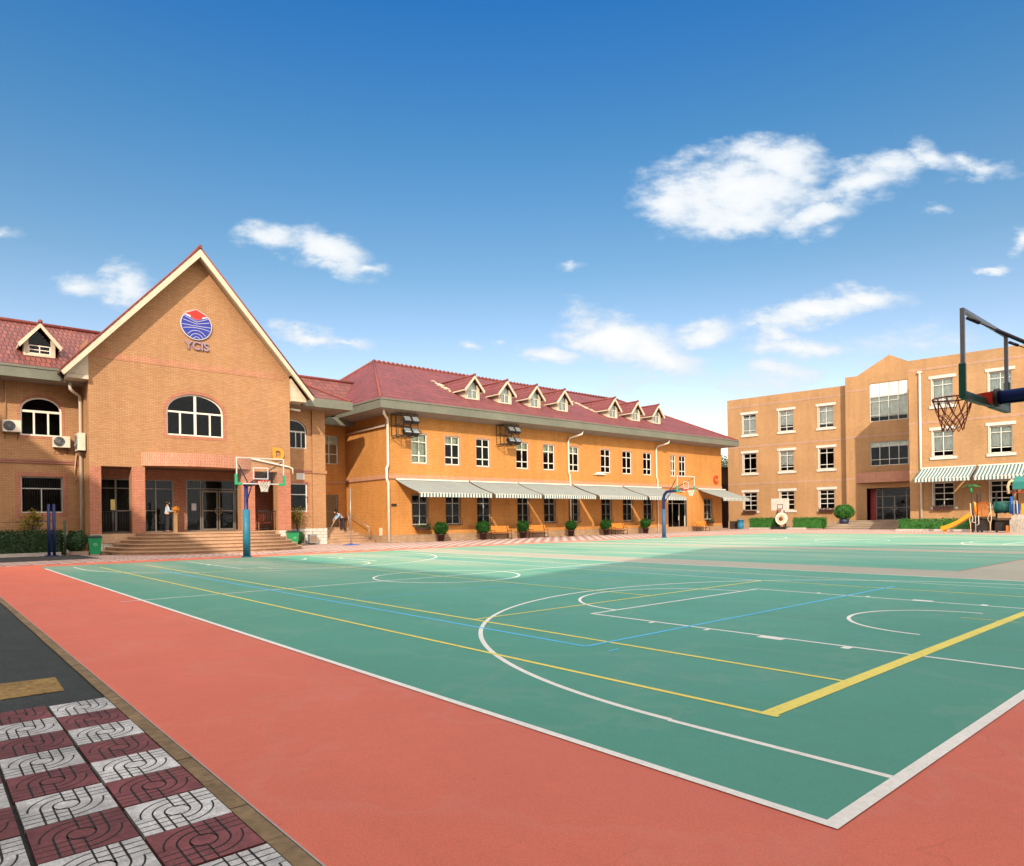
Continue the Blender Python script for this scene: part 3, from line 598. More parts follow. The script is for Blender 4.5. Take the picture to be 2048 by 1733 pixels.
GX0, GX1, GA, GE, AX = 3.2, 13.28, 15.72, 9.94, 8.24
k = (GA - GE) / (AX - GX0)
w = MB()
wall_grid(w, GX0, GX1, .0, 5.2, [(3.70, 5.04, .95, 4.29), (5.64, 10.45, .95, 4.37), (11.2, 12.5, .95, 4.29)], 37, .62)
wall_grid(w, GX0, GX1, 5.2, GE, [(6.68, 9.54, 6.03, 8.26, 7.3)], 37, .2)
w.q([(GX0, 37, GE), (GX1, 37, GE), (AX, 37, GA)])
side(w, GX0, 37, 39, 0, GE + .5, -1); side(w, GX1, 37, 39, 0, GE + .5, 1)
bD(w, 'wall', BR_D)
w = MB(); w.q([(GX0, 48, 0), (GX1, 48, 0), (GX1, 48, GE), (AX, 48, GA), (GX0, 48, GE)]); bD(w, 'wall', BR_D)
# side wings
w = MB()
wall_grid(w, -14, GX0, 0, 8.5, [(.67, 2.37, 5.78, 7.68, 7.02), (.67, 2.37, 2.03, 3.8)], 38.9, .2)
bD(w, 'wall', BR_D)
w = MB()
wall_grid(w, GX1, 16.27, 0, 8.5, [(13.45, 15.18, 5.93, 7.68, 7.0), (13.45, 15.18, 2.03, 3.8)], 38.9, .2)
side(w, 16.27, 38.9, 42.7, 0, 8.5, 1); bD(w, 'wall', BR_D)
w = MB(); w.box(15.48, 16.33, 38.78, 38.9, 0, 8.4); w.box(15.44, 16.4, 38.7, 39.2, 4.42, 4.6); bD(w, 'pilaster', BR_D)
# rose bands, window surrounds and string courses
w = MB(); w.box(GX0 + .3, GX1 - .3, 36.985, 37, 9.58, 9.9)
def ring_band(w, x0, x1, z0, z1, zs, y, t=.16):
    w.box(x0 - t, x0, y - .014, y, z0 - t, zs); w.box(x1, x1 + t, y - .014, y, z0 - t, zs); w.box(x0, x1, y - .014, y, z0 - t, z0)
    p = arch_pts(x0, x1, zs, z1); q = arch_pts(x0 - t, x1 + t, zs, z1 + t)
    for i in range(len(p) - 1): w.prism([(p[i][0], y - .014, p[i][1]), (p[i + 1][0], y - .014, p[i + 1][1]), (q[i + 1][0], y - .014, q[i + 1][1]), (q[i][0], y - .014, q[i][1])], (0, .014, 0))
bD(w, 'brick_band', brick_mat('brick_faint', (.47, .225, .125), (.42, .19, .105), (.22, .11, .07), bw=.24, bh=.083, ms=.0075))
def surround(wn, a, b, z0, z1, y, zs=None, t=.16, m=None):
    w = MB()
    if zs: ring_band(w, a, b, z0, z1, zs, y, t)
    else: w.box(a - t, a, y - .014, y, z0 - t, z1 + t); w.box(b, b + t, y - .014, y, z0 - t, z1 + t); w.box(a, b, y - .014, y, z0 - t, z0); w.box(a, b, y - .014, y, z1, z1 + t)
    bW(w, 'brick_surround', m or BR_DP, wn)
for a, b in ((GX0, 3.70), (5.04, 5.64), (10.45, 11.2), (12.5, GX1)): w = MB(); w.box(a + .002, b - .002, 36.985, 36.999, .96, 4.28); bD(w, 'column_facing', BR_DP)
w = MB()
for a, b in ((-14, GX0), (GX1, 15.4)): w = MB(); w.box(a, b, 38.84, 38.9, 4.44, 4.50); w.box(a, b, 38.86, 38.9, 4.50, 4.54); w.box(a, b, 38.83, 38.9, 4.54, 4.62); bD(w, 'string_course', mat('course_dark', (.3, .13, .09), .8))
w = MB()
w.box(-14, GX0, 38.86, 38.9, 0, 1.04); w.box(GX1, 15.44, 38.86, 38.9, 0, 1.0); w.box(15.44, 16.37, 38.74, 38.9, 0, 1.0); w.box(GX0 - .03, GX1 + .03, 36.96, 37.0, 0, .93)
w.box(16.27, 16.33, 38.9, 42.6, 0, 1.0); bD(w, 'plinth', STONEW)
# roofs
def slab(mb, a, b, c, d, t):
    mb.prism([a, b, c, d], (0, 0, -t))
w = MB(); EX, RZ = 6.22, 15.92
kk = (RZ - 8.75) / 6.22
for s in (-1, 1):
    p = [(AX, 36.28, RZ), (AX + s * EX, 36.28, 8.75), (AX + s * EX, 49, 8.75), (AX, 49, RZ)]
    w.prism(p if s < 0 else p[::-1], (0, 0, -.12))
ga = bD(w, 'roof', TILED)
w = MB()
for s in (-1, 1):
    w.prism([(AX, 36.24, RZ - .13), (AX + s * (EX + .02), 36.24, 8.75 - .15), (AX + s * (EX - .1), 36.24, 8.44), (AX, 36.24, RZ - .53)], (0, .16, 0))
    w.prism([(AX, 36.4, RZ - .2), (AX + s * 5.0, 36.4, RZ - .2 - 5.0 * kk), (AX + s * 5.0, 36.4, RZ - .3 - 5.0 * kk), (AX, 36.4, RZ - .3)], (0, .6, 0))
    x0 = AX + s * 5.06; x1 = AX + s * 5.95; w.prism([(x0, 36.78, 8.62), (x1, 36.78, 8.62), (x0, 36.78, 9.72)], (0, .4, 0)); w.box(min(x0, x1), max(x0, x1), 36.74, 38, 8.42, 8.6)
bW(w, 'barge_board', CREAM, ga)
w = MB(); w.tube([(AX, 36.2, RZ + .0), (AX, 49, RZ + .0)], .09, 8)
for s in (-1, 1): w.tube([(AX, 36.3, RZ - .02), (AX + s * EX, 36.3, 8.75)], .04, 6)
bW(w, 'ridge', RIDGE, ga)
# wing roofs
w = MB(); kl = (12.25 - 8.86) / (43.3 - 37.62)
w.prism([(-16, 37.62, 8.86), (AX, 37.62, 8.86), (AX, 43.3, 12.25), (-16, 43.3, 12.25)], (0, 0, -.1)); w.prism([(-16, 43.3, 12.25), (AX, 43.3, 12.25), (AX, 49, 8.86), (-16, 49, 8.86)], (0, 0, -.1))
rl = bD(w, 'roof', TILED)
w = MB(); w.tube([(-16, 43.3, 12.3), (6, 43.3, 12.3)], .12, 6); bW(w, 'ridge', RIDGE, rl)
w = MB(); w.box(-16, 2.15, 37.52, 37.66, 8.33, 8.86); w.prism([(2.15, 37.52, 8.33), (2.5, 37.75, 8.75), (2.3, 37.75, 9.15), (2.15, 37.52, 8.86)], (0, .1, 0)); w.box(-16, 2.2, 37.48, 37.52, 8.80, 8.9)
bW(w, 'fascia', FASC, rl); w = MB(); w.box(-16, GX0, 37.66, 38.9, 8.33, 8.43); bW(w, 'soffit', SOFF, rl)
w = MB()
w.q([(AX, 37.62, 8.86), (17.55, 37.62, 8.86), (14.9, 41.9, 10.9), (AX, 41.9, 10.9)]); w.q([(17.55, 37.62, 8.86), (17.55, 46, 8.86), (14.9, 41.9, 10.9)])
w.q([(12, 41.4, 8.86), (24, 41.4, 8.86), (24, 45, 11.7), (12, 45, 11.7)]); w.q([(12, 45, 11.7), (24, 45, 11.7), (24, 49, 8.86), (12, 49, 8.86)])
rr_ = bD(w, 'roof', TILED)
w = MB(); w.tube([(17.55, 37.62, 8.9), (14.9, 41.9, 10.95)], .1, 6); w.tube([(12, 45, 11.75), (22.5, 45, 11.75)], .11, 6); bW(w, 'ridge', RIDGE, rr_)
w = MB(); w.box(14.3, 17.6, 37.5, 37.66, 8.36, 8.88); w.box(17.46, 17.6, 37.66, 41.4, 8.36, 8.88); w.box(16.3, 19.7, 41.3, 41.42, 7.95, 8.45); bW(w, 'fascia', FASC, rr_)
w = MB(); w.box(GX1, 17.46, 37.66, 41.4, 8.36, 8.46); w.box(16.3, 19.7, 41.42, 42.7, 8.0, 8.1); bW(w, 'soffit', SOFF, rr_)
# link wall with door and window
w = MB(); wall_grid(w, 16.27, 19.78, 0, 8.5, [(17.95, 19.15, 1.02, 3.27), (17.9, 19.2, 5.4, 7.38)], 42.7, .2); bD(w, 'wall', BR_C)
w = MB(); w.box(16.27, 19.72, 42.62, 42.7, 4.06, 4.18); bD(w, 'string_course', BR_CP)
win_w(D, 17.9, 19.2, 5.4, 7.38, 42.7, vbars=[18.55], hbars=[6.1, 6.95], curtain=CURT, cfrac=(.7, 1))
w = MB(); w.box(17.95, 18.03, 42.78, 42.86, 1.02, 3.27); w.box(19.07, 19.15, 42.78, 42.86, 1.02, 3.27); w.box(18.03, 19.07, 42.78, 42.86, 3.17, 3.27); w.box(18.03, 19.07, 42.79, 42.85, 2.06, 2.14); w.box(18.03, 19.07, 42.78, 42.86, 1.02, 1.12)
dr = bD(w, 'door', ALU); w = MB(); w.q([(18.03, 42.83, 1.12), (19.07, 42.83, 1.12), (19.07, 42.83, 3.2), (18.03, 42.83, 3.2)]); bW(w, 'pane', GLASS, dr)
w = MB(); w.box(16.6, 16.85, 42.5, 42.7, 2.95, 3.25); bD(w, 'wall_lamp', mat('lamp_cream', (.8, .72, .5), .4))
# windows
gw = win_w(D, 6.68, 9.54, 6.03, 8.26, 37, spring=7.3, hbars=[7.28], vbars=[(7.36, 6.09, 7.28, .09), (8.11, 6.09, 8.18, .13), (8.86, 6.09, 7.28, .09)], fr=.08, bar=.09)
surround(gw, 6.68, 9.54, 6.03, 8.26, 37, 7.3)
for a, b in ((.67, 2.37),): gw = win_w(D, a, b, 5.78, 7.68, 38.9, spring=7.02, hbars=[6.98], vbars=[(a + .56, 5.84, 7, .08), (a + 1.14, 5.84, 7, .08)], bar=.11, fr=.08)
surround(gw, .67, 2.37, 5.78, 7.68, 38.9, 7.02, .12)
win_w(D, 13.45, 15.18, 5.93, 7.68, 38.9, spring=7.0, hbars=[6.96], vbars=[(14.1, 6, 7, .05), (14.5, 6, 7, .05), (14.85, 6, 7, .05)], bar=.09, fr=.07, frm=FRAMEG)
wb = win_w(D, .67, 2.37, 2.03, 3.8, 38.9, hbars=[3.22], vbars=[(1.5, 2.09, 3.2, .05)], frm=FRAMEG)
surround(wb, .67, 2.37, 2.03, 3.8, 38.9, None, .2)
w = MB()
for i in range(17): w.tube([(.72 + i * .1, 38.94, 2.06), (.72 + i * .1, 38.94, 3.78)], .008, 5)
bW(w, 'security_bars', IRON, wb)
gw = win_w(D, 13.45, 15.18, 2.03, 3.8, 38.9, hbars=[3.1], vbars=[(14.0, 2.09, 3.1, .05)], frm=FRAMEG, fr=.08); surround(gw, 13.45, 15.18, 2.03, 3.8, 38.9, None, .14)
w = MB(); w.box(14.45, 14.95, 38.84, 38.9, 4.02, 4.4); vt = bD(w, 'air_vent', FRAME); w = MB()
for i in range(7): w.box(14.5, 14.9, 38.825, 38.84, 4.06 + i * .047, 4.08 + i * .047)
bW(w, 'louvre', GREY, vt)
# dormer on the left roof
def dormer(root, cxx, yf, wv, zb, ze, zp, oe, ywall_back, rbm, rb_back, wb_=.19, tileM=TILE):
    """gabled dormer: front at yf, half width wv, base zb, eave ze, peak zp"""
    w = MB(); wi = wv - wb_; zs = ze + .05
    kd = (zp - ze) / (wv + oe)
    zi = lambda x: zp - .18 - abs(x - cxx) * kd
    wz0 = zb + .12; zc_ = ze - .02
    w.prism([(cxx - wv, yf, zb), (cxx - wi, yf, zb), (cxx - wi, yf, zi(cxx - wi)), (cxx - wv, yf, zi(cxx - wv))], (0, .1, 0))
    w.prism([(cxx + wi, yf, zb), (cxx + wv, yf, zb), (cxx + wv, yf, zi(cxx + wv)), (cxx + wi, yf, zi(cxx + wi))], (0, .1, 0))
    w.box(cxx - wi, cxx + wi, yf, yf + .1, zb, wz0)
    for s in (-1, 1): w.prism([(cxx + s * wv, yf + .1, zb - .1), (cxx + s * wv, yf + .1, zi(cxx + wv)), (cxx + s * wv, rb_back, zi(cxx + wv)), (cxx + s * wv, rb_back, zb + 1)], (-s * .06, 0, 0))
    d = bW(w, 'dormer', CREAM, root)
    w = MB()
    for s in (-1, 1):
        p = [(cxx, yf - .3, zp), (cxx + s * (wv + oe), yf - .3, ze), (cxx + s * (wv + oe), rbm, ze), (cxx, rb_back + 2.2, zp)]
        w.prism(p, (0, 0, -.07))
    bW(w, 'roof', tileM, d)
    w = MB()
    for s in (-1, 1): w.prism([(cxx, yf - .34, zp - .03), (cxx + s * (wv + oe + .02), yf - .34, ze - .05), (cxx + s * (wv + oe - .05), yf - .34, ze - .23), (cxx, yf - .34, zp - .24)], (0, .08, 0)); w.box(*sorted((cxx + s * (wv + oe) , cxx + s * (wv + oe - .06))), yf - .3, rbm - .6, ze - .17, ze - .06)
    bW(w, 'barge_board', CREAM, d)
    w = MB(); w.tube([(cxx, yf - .36, zp + .03), (cxx, rb_back + 2.2, zp + .03)], .075, 6); w.lathe([(.0, .16), (.09, .1), (.1, 0)], 8, (cxx, yf - .32, zp)); bW(w, 'ridge', RIDGE, d)
    # window
    w = MB(); zt = ze - .02; f = .045; yy = yf + .05
    for a, b in ((cxx - wi, cxx - wi + f), (cxx - f / 2, cxx + f / 2), (cxx + wi - f, cxx + wi)): w.box(a, b, yy, yy + .05, wz0, zt)
    w.box(cxx - wi + f, cxx + wi - f, yy - .004, yy + .054, zt - f / 2, zt + f / 2 ); w.box(cxx - wi + f, cxx + wi - f, yy + .003, yy + .047, wz0, wz0 + f)
    if tileM is TILED: w.box(cxx - wi + f, cxx + wi - f, yy + .004, yy + .046, (wz0 + zt) / 2 - .02, (wz0 + zt) / 2 + .02)
    ww = bW(w, 'window', FRAME, d)
    g = MB(); g.q([(cxx - wi, yy + .025, wz0), (cxx + wi, yy + .025, wz0), (cxx + wi, yy + .025, zi(cxx + wi)), (cxx, yy + .025, zp - .2), (cxx - wi, yy + .025, zi(cxx - wi))]); bW(g, 'pane', GLASS, ww)
    if tileM is TILE:
        c = MB(); c.q([(cxx - wi, yy + .09, wz0), (cxx + wi, yy + .09, wz0), (cxx + wi, yy + .09, zi(cxx + wi)), (cxx, yy + .09, zp - .22), (cxx - wi, yy + .09, zi(cxx - wi))]); bW(c, 'curtain', CURTW, ww)
    return d
dormer(D, 1.5, 38.95, .64, 9.68, 10.22, 11.28, .24, 0, 40.9, 40.6, tileM=TILED)
# porch: floor, back wall, ceiling, doors
w = MB(); w.box(GX0 + .1, GX1 - .1, 37.62, 40.0, .6, .95); w.box(3.7, 12.5, 36.9, 37.62, .5, .948); bD(w, 'porch_floor', STEP)
w = MB(); w.box(GX0 + .1, GX1 - .1, 37.62, 40.2, 4.4, 4.55); bD(w, 'porch_ceiling', mat('ceiling_dull', (.16, .1, .08), .9))
w = MB(); wall_grid(w, GX0, GX1, .95, 4.4, [(3.9, 7.75, .96, 3.85), (8.42, 11.5, .96, 3.9)], 40, .15); side(w, GX0 + .02, 37.6, 40, .9, 4.4, 1); side(w, GX1 - .02, 37.6, 40, .9, 4.4, -1); bD(w, 'porch_wall', brick_mat('brick_porch', (.42, .19, .12), (.36, .15, .1), (.16, .07, .05)))
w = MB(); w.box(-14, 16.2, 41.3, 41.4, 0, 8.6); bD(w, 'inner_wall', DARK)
e = win_w(D, 8.42, 11.5, .96, 3.9, 40, vbars=[(9.2, .96, 3.84, .07), (11.15, .96, 3.84, .07)], hbars=[3.4], frm=ALU, name='entrance_screen', dep=.02)
for a, b in ((9.26, 10.14), (10.2, 11.08)):
    w = MB(); w.box(a, a + .07, 39.98, 40.03, .98, 3.3); w.box(b - .07, b, 39.98, 40.03, .98, 3.3); w.box(a + .07, b - .07, 39.98, 40.03, 3.2, 3.3); w.box(a + .07, b - .07, 39.98, 40.03, .98, 1.1); w.box(a + .07, b - .07, 39.96, 40.03, 2.1, 2.16)
    d = bD(w, 'door', ALU)
w = MB(); w.ring((10.17, 39.93, 2.13), .2, .022, 'y', 20, 5); w.tube([(10.0, 39.93, 2.03), (10.34, 39.93, 2.23)], .012, 5); bD(w, 'door_handle', mat('brass_dull', (.35, .24, .16), .35, metal=.6))
e = win_w(D, 3.9, 7.75, .96, 3.85, 40, vbars=[(4.9, .96, 3.8, .09), (6.0, .96, 3.8, .09), (6.85, .96, 3.8, .07)], hbars=[3.35], frm=ALU, name='entrance_screen', dep=.02)
w = MB(); w.box(6.05, 6.8, 40.0, 40.03, 2.12, 2.17); w.box(4.95, 5.95, 40.0, 40.03, 2.12, 2.17); bD(w, 'push_bar', ALU)
w = MB(); w.box(8.7, 8.95, 39.985, 39.995, 2.15, 2.55); tag(bD(w, 'notice_paper', LOGW), 'white paper notice taped to the dark glass')
# bowed brick canopy
def bow(x0, x1, dep, n=16): return [(x0 + (x1 - x0) * i / n, 36.99 - dep * math.sin(math.pi * i / n) ** .8) for i in range(n + 1)]
w = MB(); p = bow(5.47, 11.0, .85); top, bot = 5.05, 4.37
w.q([(x, y, top) for x, y in p]); w.q([(x, y, bot) for x, y in reversed(p)])
for i in range(len(p) - 1): w.q([(*p[i], bot), (*p[i + 1], bot), (*p[i + 1], top), (*p[i], top)])
bD(w, 'canopy', BR_S)
# bowed entrance steps
w = MB(); n = 40
for i in range(6):
    a, b = 4.95 - .33 * i, 5.5 - .36 * i; z1 = .158 * (i + 1); ar = 4.35 - .22 * i
    pts = [(8.5 - (a if j <= n / 2 else ar) * math.cos(math.pi * j / n), 36.95 - b * abs(math.sin(math.pi * j / n)) ** .62) for j in range(n + 1)]
    w.q([(x, y, z1) for x, y in pts])
    for j in range(n): w.q([(*pts[j], z1 - .158), (*pts[j + 1], z1 - .158), (*pts[j + 1], z1 - .035), (*pts[j], z1 - .035)])
    for j in range(n):   # nosing
        c = Vector((8.5, 36.95, 0)); f = 1.013
        o0 = (8.5 + (pts[j][0] - 8.5) * f, 36.95 + (pts[j][1] - 36.95) * f); o1 = (8.5 + (pts[j + 1][0] - 8.5) * f, 36.95 + (pts[j + 1][1] - 36.95) * f)
        w.q([(*o0, z1 - .035), (*o1, z1 - .035), (*o1, z1), (*o0, z1)]); w.q([(*o0, z1), (*o1, z1), (*pts[j + 1], z1), (*pts[j], z1)]); w.q([(*pts[j], z1 - .035), (*pts[j + 1], z1 - .035), (*o1, z1 - .035), (*o0, z1 - .035)])
bD(w, 'entrance_steps', STEP)
def railing(x0, x1, y, z0, z1, n):
    w = MB(); w.tube([(x0, y, z1), (x1, y, z1)], .03, 6); w.tube([(x0, y, z0 + .12), (x1, y, z0 + .12)], .018, 6)
    for i in range(n + 1): w.tube([(x0 + (x1 - x0) * i / n, y, z0), (x0 + (x1 - x0) * i / n, y, z1)], .012, 5)
    return w
bD(railing(3.72, 5.02, 37.3, .95, 2.05, 11), 'railing', IRON); bD(railing(11.22, 12.48, 37.3, .95, 2.05, 11), 'railing', IRON)
# link steps with splayed right side
w = MB()
for i in range(6):
    z1 = .17 * (i + 1); xe = 19.6 - .2 * i; y_ = 38.5 + .34 * i
    w.box(16.4, xe, y_, 42.6, z1 - .17, z1 - .035); w.box(16.4, xe + .035, y_ - .035, 42.6, z1 - .035, z1)
bD(w, 'side_steps', STEP)
w = MB(); w.tube([(19.3, 38.7, .2), (19.3, 38.7, 1.0)], .02, 6); w.tube([(19.3, 38.7, 1.0), (19.3, 41.5, 1.95)], .02, 6); w.tube([(19.3, 41.5, 1), (19.3, 41.5, 1.95)], .02, 6); bD(w, 'handrail', GREY)
# rain pipes
w = MB(); w.tube([(2.55, 37.75, 8.4), (2.58, 37.8, 8.05), (2.7, 37.9, 7.95), (3.02, 38.3, 7.85), (3.08, 38.4, 7.7), (3.08, 38.4, .02)], .075, 8); bD(w, 'rain_pipe', PIPE)
w = MB(); w.tube([(11.0, 36.9, 4.98), (13.15, 36.9, 4.6), (13.36, 36.9, 4.52), (13.38, 36.9, 4.2)], .05, 8); bD(w, 'rain_pipe', PIPE)
w = MB(); w.tube([(GX1 + .1, 37.6, 8.1), (GX1 + .9, 37.6, 8.05)], .07, 8); bD(w, 'rain_pipe', PIPE)
w = MB(); w.tube([(.1, 38.85, 8.3), (.1, 38.85, 6.45)], .025, 6); bD(w, 'conduit', mat('conduit_tan', (.45, .3, .17), .7)); w = MB(); w.tube([(2.95, 38.8, 5.0), (2.85, 38.8, 4.0), (2.95, 38.8, 3.7), (2.85, 38.8, 3.6)], .03, 6); bD(w, 'conduit', mat('conduit_tan', (.45, .3, .17), .7))

# emblem, lettering
lg = thing('school_emblem', 'round blue and white emblem with a red pointed top on the tan gable', 'emblem', (8.18, 36.9, 11.94))
def disc2(pts, y, t): 
    m = MB(); m.prism([(x, y, z) for x, z in pts], (0, t, 0)); return m
rr0 = .79
circ = [(rr0 * math.cos(R(a)), rr0 * math.sin(R(a))) for a in range(-232, 53, 6)]
disc2(circ + [(0, .84)], 0, .09).build('backing_plate', LOGW, lg)
def vee(x): return .24 + .52 * abs(x) / .6 * .62
lo = [(.75 * math.cos(R(a)), .75 * math.sin(R(a))) for a in range(-219, 40, 6)]
disc2(lo + [(.0, .24)], -.008, .007).build('blue_field', LOGB, lg)
disc2([(0, .81), (.57, .53), (.31, .48), (.27, .36), (0, .265), (-.27, .37), (-.31, .49), (-.57, .54)], -.016, .007).build('red_arrow', LOGR, lg)
def lstrip(pts, wd=.022):
    m = MB(); pts = [Vector((x, -.012, z)) for x, z in pts]
    for a, b in zip(pts, pts[1:]):
        d = (b - a).normalized(); n_ = Vector((-d.z, 0, d.x)) * wd / 2; m.q([tuple(q) for q in (a - n_, b - n_, b + n_, a + n_)])
    m.build('white_line', LOGW, lg)
for r_ in (.17, .34, .51):
    lstrip([(x, z) for x, z in [(r_ * math.cos(R(a)), -.8 + r_ * math.sin(R(a))) for a in range(0, 181, 10)] if x * x + z * z < .57])
for z0, k_ in ((-.05, .02), (-.15, -.2)):
    lstrip([(x, z0 + k_ * x * x) for x in [i * .06 for i in range(-12, 13)] if x * x + (z0 + k_ * x * x) ** 2 < .56])
for z0, k_ in ((.055, .24), (.155, .42)):
    lstrip([(x, z0 + k_ * abs(x)) for x in [i * .06 for i in range(-12, 13)] if x * x + (z0 + k_ * abs(x)) ** 2 < .57])
t = text('lettering', 'YCIS', .6, .03, LETTER, None, (8.2, 36.93, 10.82), bold=.012)
tag(t, 'raised violet letters reading YCIS under the round emblem', 'lettering')
t = text('letter_sign', 'D', .92, .03, OCHRE, None, (12.53, 36.93, 5.28), bold=.05); tag(t, 'ochre letter D high on the tan brick wall right of the porch canopy', 'letter sign')

# ================================================================== LONG BUILDING C (facade y = 36.9)
CX0, CX1, CY, CB = 19.75, 58.4, 36.9, 56.2
C = thing('school_building', 'long orange two-storey school building with a red hipped roof and seven dormers', 'building', (39, 36.9, 0))
bC = lambda mb, name, m, parent=None: mb.build(name, m, parent or C, world=True)
UW = [(21.5, 22.75), (24.2, 25.45), (26.92, 28.15), (30.71, 31.95), (33.5, 34.74), (36.27, 37.5), (40.15, 41.4), (42.95, 44.2), (45.8, 47.02), (49.86, 50.62), (51.2, 52.25)]
LWN = [(21.5, 22.75), (24.23, 25.44), (26.95, 28.17), (30.77, 31.95), (33.52, 34.74), (36.28, 37.45), (40.17, 41.42), (42.95, 44.25), (45.8, 47.05), (55.25, 56.6)]
w = MB(); wall_grid(w, CX0, CX1, 0, 4.2, [(a, b, 1.12, 3.12) for a, b in LWN] + [(49.4, 52.4, .02, 3.2)], CY, .18)
wall_grid(w, CX0, CX1, 4.2, 8.5, [(a, b, 5.2, 7.18) for a, b in UW], CY, .18)
side(w, CX0, CY, 48, 0, 8.5, -1); side(w, CX1, CY, CB, 0, 8.5, 1); w.q([(CX0, CB, 0), (CX1, CB, 0), (CX1, CB, 8.5), (CX0, CB, 8.5)])
bC(w, 'wall', BR_C)
w = MB(); w.box(CX0 - .02, CX1 + .02, CY - .03, CY, 4.14, 4.42); w.box(CX0 - .025, CX0, CY, 42.7, 4.14, 4.42)
bC(w, 'brick_band', BR_CP)
w = MB(); w.box(CX0 - .03, CX1 + .03, CY - .05, CY, 4.08, 4.13); w.box(CX0 - .05, CX0, CY, 42.7, 4.08, 4.13); bC(w, 'string_course', mat('course_brown', (.2, .08, .05), .8))
w = MB(); w.box(CX0 - .03, CX1 + .03, CY - .035, CY, 0, .48); w.box(CX0 - .035, CX0, CY, 42.7, 0, .48); bC(w, 'plinth', PLINC)
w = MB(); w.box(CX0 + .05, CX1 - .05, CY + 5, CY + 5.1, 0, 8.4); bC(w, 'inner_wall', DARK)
for i, (a, b) in enumerate(UW):
    full = {0: (0, 1), 1: (.7, 1), 3: (.68, 1), 4: (.66, 1), 5: (.7, 1), 9: (0, 1)}.get(i)
    gw = win_w(C, a, b, 5.2, 7.18, CY, vbars=[(a + b) / 2], hbars=[5.72, 6.62], curtain=CURT if full else None, cfrac=full or (0, 1), fr=.07, bar=.07, dep=.07); surround(gw, a, b, 5.2, 7.18, CY, None, .09, BR_CP)
def grille(w, a, b, z0, z1, y):
    for i in range(9): x = a + (b - a) * i / 8; w.tube([(x, y, z1), (x, y, z0 + .5), (x, y - .16, z0 + .35), (x, y - .16, z0)], .011, 5, cap=False)
    for z in (z0 + .6, z1): w.box(a, b, y - .015, y + .015, z - .015, z + .015)
    w.box(a, b, y - .18, y - .15, z0 - .015, z0 + .015); w.box(a, b, y - .18, y, z0 - .03, z0 - .015)
    for x in (a, b): w.box(x - .015, x + .015, y - .16, y + .05, z0, z0 + .02); w.tube([(x, y - .16, z0 + .35), (x, y - .16, z0)], .016, 5)
for a, b in LWN:
    wn = win_w(C, a, b, 1.12, 3.12, CY, vbars=[(a + b) / 2], hbars=[1.7, 2.55], fr=.06, bar=.05, dep=.08, frm=FRAMEG)
    w = MB(); grille(w, a - .03, b + .03, 1.1, 3.1, CY - .04); bW(w, 'window_grille', IRON, wn)
# glazed double door
ds = win_w(C, 49.4, 52.4, .05, 3.2, CY, vbars=[(50.1, .05, 3.14, .08), (51.15, .05, 2.6, .1), (52.1, .05, 3.14, .08)], hbars=[2.65], frm=ALU, dep=.02, name='entrance_screen')
w = MB(); w.box(51.95, 52.05, CY - .02, CY + .02, .4, 1.5); w.box(51.0, 51.05, CY - .02, CY + .02, 1.1, 1.5); bC(w, 'door_handle', mat('handle_pale', (.6, .55, .45), .4))
# roof
RY = 46.5; RZC = 14.0; ex0, ex1, ey0, ey1, ze = CX0 - 1.2, CX1 + 1.2, CY - 1.2, CB + 1.2, 8.98; rx0, rx1 = 24.25, 54.0
w = MB(); A_, B_, Cc, Dd = (ex0, ey0, ze), (ex1, ey0, ze), (ex1, ey1, ze), (ex0, ey1, ze); r0, r1 = (rx0, RY, RZC), (rx1, RY, RZC)
w.q([A_, B_, r1, r0]); w.q([B_, Cc, r1]); w.q([Cc, Dd, r0, r1]); w.q([Dd, A_, r0]); cr = bC(w, 'roof', TILE)
w = MB()
for a, b in ((r0, r1), (A_, r0), (B_, r1), (Dd, r0), (Cc, r1)): w.tube([Vector(a) + Vector((0, 0, .04)), Vector(b) + Vector((0, 0, .04))], .1, 6)
x = rx0
while x < rx1: w.box(x, x + .12, RY - .14, RY + .14, RZC + .05, RZC + .17); x += .42
bW(w, 'ridge', RIDGE, cr)
w = MB()
for x0, x1, y0, y1 in ((ex0 - .04, ex1 + .04, ey0 - .06, ey0 + .08), (ex0 - .04, ex0 + .1, ey0 + .08, ey1), (ex1 - .1, ex1 + .04, ey0 + .08, ey1)): w.box(x0, x1, y0, y1, ze - .56, ze + .02)
w.box(ex0 - .07, ex1 + .07, ey0 - .1, ey0 - .06, ze - .04, ze + .05); w.box(ex0 - .08, ex0 - .04, ey0 - .06, ey1, ze - .04, ze + .05)
bW(w, 'fascia', FASC, cr)
w = MB(); w.prism([(ex0 + .1, ey0 + .08, ze - .56), (ex1 - .1, ey0 + .08, ze - .56), (CX1 + .02, CY - .02, ze - .72), (CX0 - .02, CY - .02, ze - .72)], (0, 0, .04))
w.prism([(ex0 + .1, ey1, ze - .56), (ex0 + .1, ey0 + .08, ze - .56), (CX0 - .02, CY - .02, ze - .72), (CX0 - .02, ey1, ze - .72)], (0, 0, .04)); bW(w, 'soffit', SOFF, cr)
for xx in (27.9, 31.05, 34.15, 37.3, 43.62, 46.82, 49.92): dormer(C, xx, 38.5, .66, 10.2, 10.98, 12.02, .26, 0, 41.0, 40.6, wb_=.24)
# white mortar patches where the dormer roofs meet the tiles
rq = random.Random(3)
for xa, xb in ((26.98, 27.15), (42.7, 42.85)):
    w = MB()
    for i in range(26):
        t_ = i / 25; x = xa + (xb - xa) * t_ + rq.gauss(0, .1); y = 39.9 + (42.4 - 39.9) * t_ + rq.gauss(0, .12); z = ze + (y - ey0) * (RZC - ze) / (RY - ey0); s_ = rq.uniform(.05, .14)
        w.box(x - s_, x + s_, y - s_, y + s_, z - .02, z + .05)
    bW(w, 'mortar_flashing', CREAM, cr)
